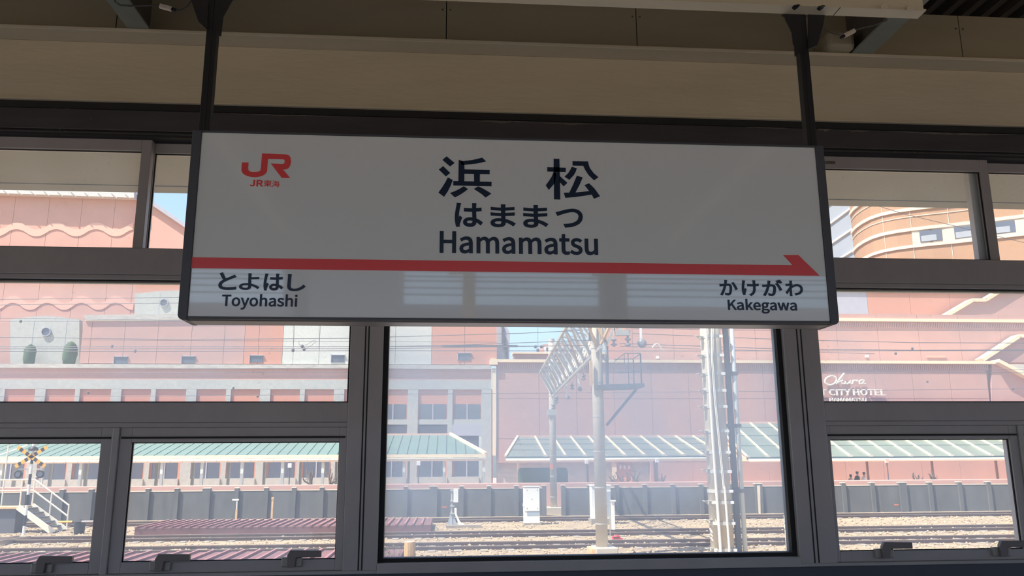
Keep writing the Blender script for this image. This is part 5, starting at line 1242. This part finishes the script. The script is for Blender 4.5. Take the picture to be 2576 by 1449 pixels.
# old timber post and weeds near the window
Y = 16.0
t = thing('timber_post', 'sawn off brown timber post near the window sill', 'post', (X(1031, 1400, Y), Y, 0))
a, b = X(1016, 1385, Y), X(1046, 1385, Y)
zt__ = Z(1031, 1363, Y)
pr = [(0.46, 0), (0.5, zt__*0.5), (0.47, zt__*0.85), (0.45, zt__)]
MB().lathe(((a+b)/2, Y, 0), [(r*(b-a)*1.04, h_) for r, h_ in pr], 14).build('trunk', 'wood', t)
MB().lathe(((a+b)/2, Y, zt__), [((b-a)*0.45, 0), ((b-a)*0.42, 0.012)], 14).build('sawn_top', 'wave', t)
Y = 15.5
t = thing('weed_bush', 'straggly green weeds beside the timber post', 'bush', (X(975, 1400, Y), Y, 0))
mb = MB(); ml = MB()
rn = random.Random(5)
for k in range(26):
    b0 = Vector((X(965+rn.random()*42, 1400, Y), Y+rn.uniform(-0.2, 0.2), 0.2))
    tp = b0+Vector((rn.uniform(-0.15, 0.15), rn.uniform(-0.1, 0.1), rn.uniform(0.5, 0.95)))
    mb.tube([b0, (b0+tp)/2+Vector((rn.uniform(-0.04, 0.04), 0, 0)), tp], 0.006, 5, 0.003)
    for j in range(14):
        c = b0.lerp(tp, 0.3+0.7*rn.random())
        d = Vector((rn.uniform(-1, 1), rn.uniform(-1, 1), rn.uniform(-0.2, 1))).normalized()
        e = d.orthogonal().normalized(); L = rn.uniform(0.03, 0.07)
        ml.poly([c, c+d*L*0.5+e*L*0.22, c+d*L, c+d*L*0.5-e*L*0.22], [(0, 1, 2, 3)])
mb.build('stems', 'bark', t); ml.build('leaves', 'leaf', t, kind='stuff')

# ---- level crossing corner at the lower left
Y = 31.0
xs_ = thing('crossing_signal', 'level crossing signal mast with a yellow and black cross and two lamps', 'crossing signal', (X(66, 1312, Y), Y, 0))
zz0, zz1 = 0.0, Z(84, 1116, Y); xb0, xb1 = X(72, 1230, Y), X(72, 1230, Y)
xp = X(74, 1215, Y)
n = 9
for k in range(n):
    MB().tube([(xp, Y, zz1*k/n), (xp, Y, zz1*(k+1)/n)], 0.05, 10).build('mast_band', 'black' if k % 2 else 'white', xs_)
cx, cz = xp, Z(84, 1149, Y)
L = 0.62
for sgn in (-1, 1):
    d = Vector((math.cos(math.radians(34))*1, 0, sgn*math.sin(math.radians(34))))
    arm = MB().bar(Vector((cx, Y-0.08, cz))-d*L, Vector((cx, Y-0.08, cz))+d*L, 0.02, 0.13).build('cross_arm', 'yellow', xs_)
    for k in (-0.72, -0.3, 0.3, 0.72):
        c = Vector((cx, Y-0.093, cz))+d*L*k
        MB().bar(c-d*0.055, c+d*0.055, 0.012, 0.131).build('black_stripe', 'black', arm)
MB().lathe((cx, Y, zz1-0.25), [(0.16, 0), (0.17, 0.05), (0.12, 0.12), (0.05, 0.15)], 16).build('bell', 'black', xs_, smooth=True)
MB().box(cx-0.42, cx+0.42, Y-0.03, Y+0.03, cz-0.46, cz-0.42).build('lamp_bar', 'galv', xs_)
for s_ in (-1, 1):
    la = MB().lathe((cx+s_*0.38, Y-0.1, cz-0.62), [(0.14, 0), (0.14, 0.05), (0.07, 0.16)], 16, (0, 1, 0)).build('lamp', 'black', xs_)
    MB().lathe((cx+s_*0.38, Y-0.12, cz-0.62), [(0.09, 0), (0.09, 0.02)], 14, (0, 1, 0)).build('lens', 'dark_glass', la)
st = thing('trackside_stairs', 'short steel stairs with pale handrails below the crossing signal', 'stairs', (X(110, 1338, 32), 32, 0))
Yn, Yfar = 31.6, 32.6
top_z = Z(60, 1274, 32.0); x_t = X(60, 1274, 32.0); x_b = X(148, 1338, 32.0)
for Y in (Yn, Yfar):
    MB().bar((x_t, Y, top_z), (x_b, Y, 0.05), 0.05, 0.2).build('stringer', 'rail_paint', st)
ns = 6
for k in range(ns):
    f = (k+0.5)/ns
    MB().box(x_t+(x_b-x_t)*f-0.12, x_t+(x_b-x_t)*f+0.12, Yn, Yfar, top_z*(1-f)-0.015, top_z*(1-f)+0.02).build('tread', 'steel_dark', st)
MB().box(x_t-2.6, x_t, Yn, Yfar, top_z-0.06, top_z).build('landing', 'rusty', st)  # orange of the sunlit landing edge put into its colour
MB().box(x_t-2.6, x_t-0.1, Yn+0.1, Yfar-0.1, 0, top_z-0.06).build('landing_base', 'steel_dark', st)
for Y in (Yfar,):
    for hh in (0.55, 0.95):
        MB().tube([(x_t, Y, top_z+hh), (x_b, Y, hh+0.02)], 0.032, 8).build('handrail', 'rail_paint', st)
        MB().tube([(x_t-2.6, Y, top_z+hh), (x_t-0.5, Y, top_z+hh)], 0.025, 8).build('handrail', 'rail_paint', st)
        MB().tube([(x_t-0.5, Y, top_z+hh), (x_t, Y, top_z+hh)], 0.032, 8).build('handrail', 'rail_paint', st)
    for f in (0, 0.5, 1.0):
        x = x_t+(x_b-x_t)*f
        MB().tube([(x, Y, top_z*(1-f)), (x, Y, top_z*(1-f)+0.97)], 0.028, 8).build('rail_post', 'rail_paint', st)
    for x in (x_t-0.45, x_t-1.3, x_t-1.45, x_t-2.3):
        MB().tube([(x, Y, top_z), (x, Y, top_z+0.97)], 0.026, 8).build('rail_post', 'rail_paint', st)
MB().tube([(x_t, Yfar, top_z+1.05), (x_t+0.25, Yfar, top_z+1.05), (x_t+0.27, Yfar, top_z+0.8), (x_t+0.2, Yfar, top_z+0.72)], 0.02, 8).build('hand_loop', 'rail_paint', st)
Y = 31.0
gtm = thing('crossing_gate', 'black crossing gate machine with a pale horizontal bar', 'crossing gate', (X(200, 1345, Y), Y, 0))
q = P(200, 1328, Y)
MB().lathe((q.x, Y, 0), [(0.16, 0), (0.18, 0.2), (0.18, 0.42), (0.13, 0.52), (0.05, 0.56)], 16).build('machine', 'black', gtm, smooth=True)
MB().tube([P(148, 1313, Y-0.2), P(182, 1312.4, Y-0.2)], 0.035, 8).build('bar', 'yellow', gtm)
MB().tube([P(182, 1312.4, Y-0.2), P(206, 1312, Y-0.2)], 0.037, 8).build('bar', 'black', gtm)
MB().tube([P(206, 1312, Y-0.2), P(300, 1310, Y-0.2)], 0.035, 8).build('bar', 'rail_top', gtm)
pl = thing('thin_pole', 'thin pale pole left of the crossing signal', 'pole', (X(8, 1250, 36.3), 36.3, 0))
MB().tube([(X(12, 1200, 36.3), 36.3, 0), (X(12, 1200, 36.3), 36.3, Z(18, 1118, 36.3))], 0.03, 8).build('pole', 'rail_paint', pl)
MB().bar(P(-40, 1158, 36.3), P(70, 1119, 36.3), 0.03, 0.05).build('stay', 'pipe_white', pl)

# ---- bare pruned trees and path lamps behind the wall
def tree(px, py0, tips, Y, label, seed):
    rn = random.Random(seed)
    base = P(px, py0, Y); base.z = 1.0
    t = thing('bare_tree', label, 'tree', (base.x, Y, 0), 'bare pruned trees behind the concrete wall')
    MB().tube([(base.x, Y, 0), (base.x, Y, base.z+0.1)], 0.09, 8).build('trunk', 'bark', t)
    for tx, ty in tips:
        e = P(tx, ty, Y+rn.uniform(-0.3, 0.3))
        m1 = base.lerp(e, 0.4)+Vector((rn.uniform(-0.1, 0.1), 0, rn.uniform(-0.05, 0.1)))
        m2 = base.lerp(e, 0.75)+Vector((rn.uniform(-0.08, 0.08), 0, 0))
        b = MB().tube([base+Vector((0, 0, -0.1)), m1, m2, e], 0.06, 6, 0.03).build('branch', 'bark', t)
        for k in range(2):
            s_ = m1.lerp(e, 0.3+0.35*k)
            MB().tube([s_, s_+Vector((rn.uniform(-0.2, 0.2), rn.uniform(-0.1, 0.1), rn.uniform(0.12, 0.28)))], 0.022, 5, 0.01).build('twig', 'bark', b)
tree(785, 1222, ((762, 1203), (772, 1180), (780, 1188), (789, 1175)), 45, 'small bare tree right of the lamp below the green canopy', 1)
tree(833, 1222, ((818, 1170), (830, 1165), (836, 1190), (845, 1200), (824, 1195)), 45, 'bare pruned tree at the right end of the left tilting window', 2)
tree(1555, 1222, ((1532, 1200), (1540, 1195), (1535, 1208)), 45, 'low leaning bare branch just right of the near pole', 3)
tree(1578, 1222, ((1549, 1187), (1565, 1196), (1575, 1185), (1584, 1200)), 45, 'bare tree with thick cut limbs in front of the orange pillar', 4)
tree(1598, 1222, ((1586, 1192), (1597, 1180), (1612, 1182), (1603, 1200)), 45, 'bare tree with forked tips right of the orange pillar', 5)
tree(1662, 1222, ((1652, 1192), (1665, 1190), (1675, 1197), (1670, 1205)), 45, 'bushy bare tree beside the small sign lamp', 6)
tree(2308, 1222, ((2296, 1190), (2310, 1195), (2322, 1205)), 45, 'bare tree in front of the plain pink wall on the right', 7)
tree(2345, 1222, ((2338, 1192), (2346, 1186), (2352, 1200), (2360, 1207)), 45, 'bare twiggy tree at the right side of the plain pink wall', 8)
def lamp(px, py, Y, label, m_='white'):
    q = P(px, py, Y)
    t = thing('path_lamp', label, 'lamp', (q.x, Y, 0), 'path lamps under the canopies')
    MB().tube([(q.x, Y, 0), (q.x, Y, q.z)], 0.035, 8).build('pole', 'steel_dark', t)
    MB().box(q.x-0.10, q.x+0.10, Y-0.08, Y+0.08, q.z-0.02, q.z+0.22).build('head', m_, t, bevel=0.02)
lamp(729, 1176, 46, 'dark path lamp under the left green canopy')
lamp(1053, 1170, 46, 'path lamp under the green canopy inside the big pane')
lamp(1476, 1166, 46, 'white headed path lamp left of the near pole')
lamp(1653, 1163, 46, 'square headed path lamp right of the near pole')
lamp(2231, 1164, 46, 'pinkish path lamp in front of the plain pink wall', 'wave')
one('clipped_hedge', MB().box(X(1305, 1200, 50), X(1430, 1200, 50), 50, 51, 0, Z(1370, 1177, 50)), 'topiary', 'dark clipped hedge behind the far pole', 'hedge', bevel=0.2)

# ---- overhead wires
def wires(name, label, Y, lines, extras=()):
    t = thing(name, label, 'overhead wires', P(1288, lines[0][1][0][1], Y))
    for r, pts, nm in lines:
        pts = [(-500, pts[0][1]+(pts[0][1]-pts[1][1])*0.5)]+list(pts) if pts[0][0] <= 0 else list(pts)
        MB().tube([P(a, b, Y) for a, b in pts], r, 6).build(nm, 'wire', t)
    for kind, px, py, w in extras:
        q = P(px, py, Y)
        if kind == 'clamp': MB().lathe(q+Vector((0, 0, -0.05)), [(0.03, 0), (0.045, 0.03), (0.045, 0.07), (0.02, 0.1)], 8).build('clamp', 'steel_dark', t)
        elif kind == 'rod': MB().bar(P(px, py, Y), P(px+w, py, Y), 0.05, 0.06).build('section_insulator', 'steel_dark', t)
        elif kind == 'drop': MB().tube([P(px, py, Y), P(px, py+w, Y)], 0.006, 5).build('dropper', 'wire', t)
wires('contact_line', 'catenary wires of the nearest track with clamps and a dark insulator rod', 24.2, [
    (0.012, [(0, 884), (460, 884), (900, 882), (1320, 882.5), (1700, 883), (2576, 882), (3000, 881)], 'contact_wire'),
    (0.011, [(0, 848), (460, 854), (870, 851), (968, 848), (1320, 838), (1490, 830)], 'messenger_wire'),
    (0.009, [(0, 872), (460, 872), (900, 872), (1500, 870)], 'feeder_wire')],
    (('rod', 1112, 870.5, 190), ('clamp', 737, 881, 0), ('clamp', 765, 878, 0), ('clamp', 760, 871, 0), ('drop', 738, 815, 66), ('drop', 803, 815, 66), ('drop', 1353, 815, 68), ('clamp', 1353, 881, 0), ('clamp', 1347, 872, 0), ('clamp', 1362, 872, 0)))
wires('feeder_line', 'pair of messenger wires rising to the near gantry pole', 23.0, [
    (0.010, [(968, 872), (1150, 868), (1320, 862), (1480, 856)], 'messenger_wire'),
    (0.010, [(0, 877), (460, 877), (968, 877), (1480, 869)], 'feeder_wire'),
    (0.010, [(1592, 839), (1765, 846), (1964, 854), (2300, 862), (2576, 863), (3000, 866)], 'messenger_wire'),
    (0.011, [(1560, 864), (1765, 871), (1964, 878), (2300, 881), (2576, 880), (3000, 880)], 'messenger_wire'),
    (0.008, [(1560, 871), (1765, 878), (1964, 883), (2200, 890)], 'feeder_wire')])
wires('far_contact_line', 'thin catenary wires of the middle track crossing the whole view', 28.0, [
    (0.010, [(0, 753), (455, 748), (900, 744)], 'messenger_wire'),
    (0.010, [(0, 767), (455, 762), (900, 758)], 'messenger_wire'),
    (0.009, [(0, 800), (250, 803), (460, 806), (900, 808)], 'feeder_wire'),
    (0.009, [(0, 808), (200, 808), (460, 807), (900, 806)], 'feeder_wire'),
    (0.009, [(1600, 826), (1765, 829), (1964, 832), (2300, 831), (2576, 830)], 'feeder_wire')],
    (('clamp', 52, 808, 0), ('clamp', 282, 871, 0), ('clamp', 340, 883, 0), ('clamp', 2253, 889, 0), ('clamp', 2295, 877, 0)))
wires('lower_contact_line', 'low thin wires in front of the ledge and hotel letters', 34.4, [
    (0.011, [(0, 929), (460, 928), (900, 926), (1160, 930), (1500, 926), (2060, 933), (2576, 938), (3000, 940)], 'contact_wire'),
    (0.011, [(0, 939), (460, 938), (900, 936), (1500, 934), (2060, 932), (2576, 930), (3000, 929)], 'contact_wire'),
    (0.010, [(0, 998), (430, 996), (868, 992), (1250, 990), (1964, 984), (2576, 978), (3000, 975)], 'feeder_wire')],
    (('clamp', 587, 976, 0), ('clamp', 648, 997, 0), ('clamp', 222, 988, 0), ('clamp', 2333, 960, 0), ('clamp', 2548, 978, 0)))
t = thing('stay_wire', 'thin wire slanting across the round tower', 'wire', P(2390, 560, 30))
MB().tube([P(2150, 500, 30), P(2280, 540, 30), P(2392, 566, 30), P(2500, 592, 30), P(2700, 640, 30)], 0.011, 6).build('wire', 'wire', t)
cl = bpy.data.objects['contact_line']
MB().tube([P(a, b, 24.4) for a, b in ((752, 858), (752, 866), (760, 869), (772, 867), (785, 858), (794, 855), (795, 859), (785, 868), (772, 876), (762, 877))], 0.006, 5).build('jumper_loop', 'wire', cl)

# ---- three people walking behind the pink planter wall
def person(px, py_head, Y, label, cloth, facing, lean, hair_long=False):
    head_top = Z(px, py_head, Y); H_ = max(1.5, min(1.8, head_top))
    x0 = X(px, 1200, Y)
    t = thing('person', label, 'person', (x0, Y, 0), 'people walking by the pink wall')
    k = H_/1.7
    f = facing
    J = {'pel': (0, 0, 0.92), 'wai': (0.01*f, 0, 1.08), 'che': (0.03*f+lean, 0, 1.30), 'nec': (0.035*f+lean, 0, 1.44), 'hea': (0.05*f+lean, 0, 1.50),
         'shl': (0.03*f+lean, -0.18, 1.38), 'ell': (0.02*f+lean, -0.23, 1.12), 'wrl': (0.16*f+lean, -0.2, 0.93), 'hnl': (0.20*f+lean, -0.19, 0.87),
         'shr': (0.03*f+lean, 0.18, 1.38), 'elr': (-0.06*f+lean, 0.23, 1.12), 'wrr': (0.0+lean, 0.22, 0.90), 'hnr': (0.02+lean, 0.21, 0.83),
         'hil': (0, -0.1, 0.88), 'knl': (0.12*f, -0.1, 0.48), 'anl': (0.10*f, -0.1, 0.09), 'tol': (0.25*f, -0.11, 0.04),
         'hir': (0, 0.1, 0.88), 'knr': (-0.04*f, 0.1, 0.48), 'anr': (-0.22*f, 0.1, 0.12), 'tor': (-0.10*f, 0.11, 0.04)}
    Rd = {'pel': .15, 'wai': .135, 'che': .155, 'nec': .06, 'hea': .058, 'shl': .075, 'ell': .05, 'wrl': .035, 'hnl': .035, 'shr': .075, 'elr': .05, 'wrr': .035, 'hnr': .035,
          'hil': .10, 'knl': .068, 'anl': .045, 'tol': .04, 'hir': .10, 'knr': .068, 'anr': .045, 'tor': .04}
    E_ = [('pel', 'wai'), ('wai', 'che'), ('che', 'nec'), ('nec', 'hea'), ('che', 'shl'), ('shl', 'ell'), ('ell', 'wrl'), ('wrl', 'hnl'), ('che', 'shr'), ('shr', 'elr'), ('elr', 'wrr'), ('wrr', 'hnr'),
          ('pel', 'hil'), ('hil', 'knl'), ('knl', 'anl'), ('anl', 'tol'), ('pel', 'hir'), ('hir', 'knr'), ('knr', 'anr'), ('anr', 'tor')]
    names = list(J)
    me = bpy.data.meshes.new('body')
    me.from_pydata([tuple(v*k for v in J[n]) for n in names], [(names.index(a), names.index(b)) for a, b in E_], [])
    o = bpy.data.objects.new('body', me); COL.objects.link(o)
    sk_ = o.modifiers.new('skin', 'SKIN'); sb_ = o.modifiers.new('sub', 'SUBSURF'); sb_.levels = 2; sb_.render_levels = 2
    for i, n in enumerate(names):
        me.skin_vertices[0].data[i].radius = (Rd[n]*k, Rd[n]*k)
    me.skin_vertices[0].data[0].use_root = True
    dg = bpy.context.evaluated_depsgraph_get()
    m2 = bpy.data.meshes.new_from_object(o.evaluated_get(dg))
    bpy.data.objects.remove(o); bpy.data.meshes.remove(me)
    m2.name = 'body'
    for mm in ('skin', cloth, 'trousers'): m2.materials.append(M[mm])
    for p in m2.polygons:
        p.use_smooth = True
        z = p.center.z/k
        p.material_index = 0 if z > 1.45 or (z < 0.93 and abs(p.center.y) > 0.165*k and z > 0.75) else 1 if z > 0.9 else 2
    b = bpy.data.objects.new('body', m2); COL.objects.link(b); b.parent = t
    hx = x0+(0.05*f+lean)*k; hz = 1.60*k
    mb = MB().lathe((hx, Y, hz-0.12*k), [(0.035*k, 0), (0.062*k, 0.03*k), (0.078*k, 0.09*k), (0.08*k, 0.14*k), (0.07*k, 0.19*k), (0.04*k, 0.222*k), (0.01*k, 0.23*k)], 14)
    hd = mb.build('head', 'skin', t, smooth=True)
    MB().lathe((hx+0.078*f*k, Y, hz-0.02*k), [(0.014*k, 0), (0.004*k, 0.03*k)], 6, (f, 0, -0.3)).build('nose', 'skin', hd)
    for s_ in (-1, 1):
        MB().lathe((hx+0.068*f*k, Y+0.03*s_*k, hz+0.01*k), [(0.010*k, 0), (0.005*k, 0.006*k)], 6, (f, 0, 0)).build('eye', 'hair', hd)
        MB().lathe((hx, Y+0.076*s_*k, hz-0.01*k), [(0.022*k, 0), (0.014*k, 0.014*k)], 8, (0, s_, 0)).build('ear', 'skin', hd)
    MB().box(hx+0.062*f*k, hx+0.072*f*k, Y-0.02*k, Y+0.02*k, hz-0.065*k, hz-0.058*k).build('mouth', 'orange_paint', hd)
    hp = MB().lathe((hx-0.014*f*k, Y, hz-(0.10 if hair_long else 0.03)*k), [(0.07*k, 0), (0.088*k, 0.06*k), (0.092*k, 0.11*k), (0.08*k, 0.155*k+(0.03*k if hair_long else 0)), (0.02*k, 0.19*k if hair_long else 0.16*k)], 14)
    hp.build('hair', 'hair', t, smooth=True)
person(2139, 1195, 50, 'leftmost of the three people, in a pale top with long dark hair', 'cloth_grey', 1, 0.0, True)
person(2155, 1187, 50.4, 'middle of the three people, in a dark grey jacket', 'cloth_dark', 1, 0.02)
person(2174, 1189, 49.8, 'rightmost of the three people, leaning forward in a white shirt', 'cloth_white', 1, -0.03)

# ================================================================ THE OTHER SIDE OF THE STATION (mirrored in the sign)
t = thing('opposite_platform', 'opposite platform with a grey roof behind the camera', 'platform', (0, -17, 0), kind='structure')
MB().box(-40, 45, -24, -12.5, 0, 1.1).build('platform_slab', 'floor_tile', t)
MB().box(-40, 45, -24, -14.5, 6.05, 6.3).build('platform_roof', 'grey_panel', t)
MB().box(-40, 45, -14.6, -14.4, 5.6, 6.6).build('roof_fascia', 'grey_panel', t)
MB().box(-40, 45, -24, -23.8, 1.1, 6.05).build('rear_wall', 'grey_panel', t)
for x in range(-36, 45, 8):
    MB().box(x-0.12, x+0.12, -19.2, -18.9, 1.1, 6.05).build('roof_column', 'brace', t)
t = thing('trim_16', 'edge fascia of the near platform roof behind the camera', 'fascia', (0, YOPEN-0.3, z_ceil), kind='structure')
MB().box(-14, 16, YOPEN-0.4, YOPEN-0.3, 4.92, z_ceil+0.15).build('fascia', 'brace', t)
def mirrored(px, dist): return X(px, 720, YS)*(2*YS+dist)/YS      # where a thing behind the camera stands to show at px in the sign
for px, lab in ((1180, 'red oxide catenary mast behind the camera, mirrored faintly in the sign'), (1540, 'grey catenary mast behind the camera with a lattice arm'), (760, 'distant catenary mast behind the camera at the left')):
    x = mirrored(px, 11)
    m_ = 'rusty' if px == 1180 else 'steel_dark'
    w = 0.3 if px == 1540 else 0.14
    t = thing('catenary_mast', lab, 'mast', (x, -11, 0))
    MB().box(x-w, x+w, -11.15, -10.85, 0, 6.7 if px == 1180 else 8.5).build('mast', m_, t)
    MB().bar((x-0.45, -11, 6.7), (x+0.45, -11, 6.8), 0.1, 0.14).bar((x-0.45, -11, 6.7), (x+0.2, -11, 7.5), 0.08, 0.08).bar((x+0.45, -11, 6.7), (x-0.2, -11, 7.5), 0.08, 0.08).build('bracket_arm', m_, t)
a_, b_ = mirrored(713, 13), mirrored(1010, 13)  # unseen block added to keep sky out of part of the sign reflection
t = thing('sky_blocker', 'plain grey block added behind the camera to hide sky in the sign reflection', 'blocker', ((a_+b_)/2, -13, 1.1))
MB().box(a_, b_, -14.2, -13, 1.1, 9.0).build('blocker_wall', 'grey_panel', t)
MB().box(a_-0.1, b_+0.1, -14.25, -12.9, 9.0, 9.2).build('blocker_roof', 'roof_metal', t)
t = thing('overhead_wires', 'catenary wires behind the camera, mirrored faintly in the sign', 'overhead wires', (0, -11, 6))
for z in (6.15, 6.3, 6.45, 6.55, 6.7, 7.2):
    MB().tube([(-40, -10.6, z), (0, -10.6, z-0.06), (45, -10.6, z)], 0.022, 6).build('wire', 'wire', t)
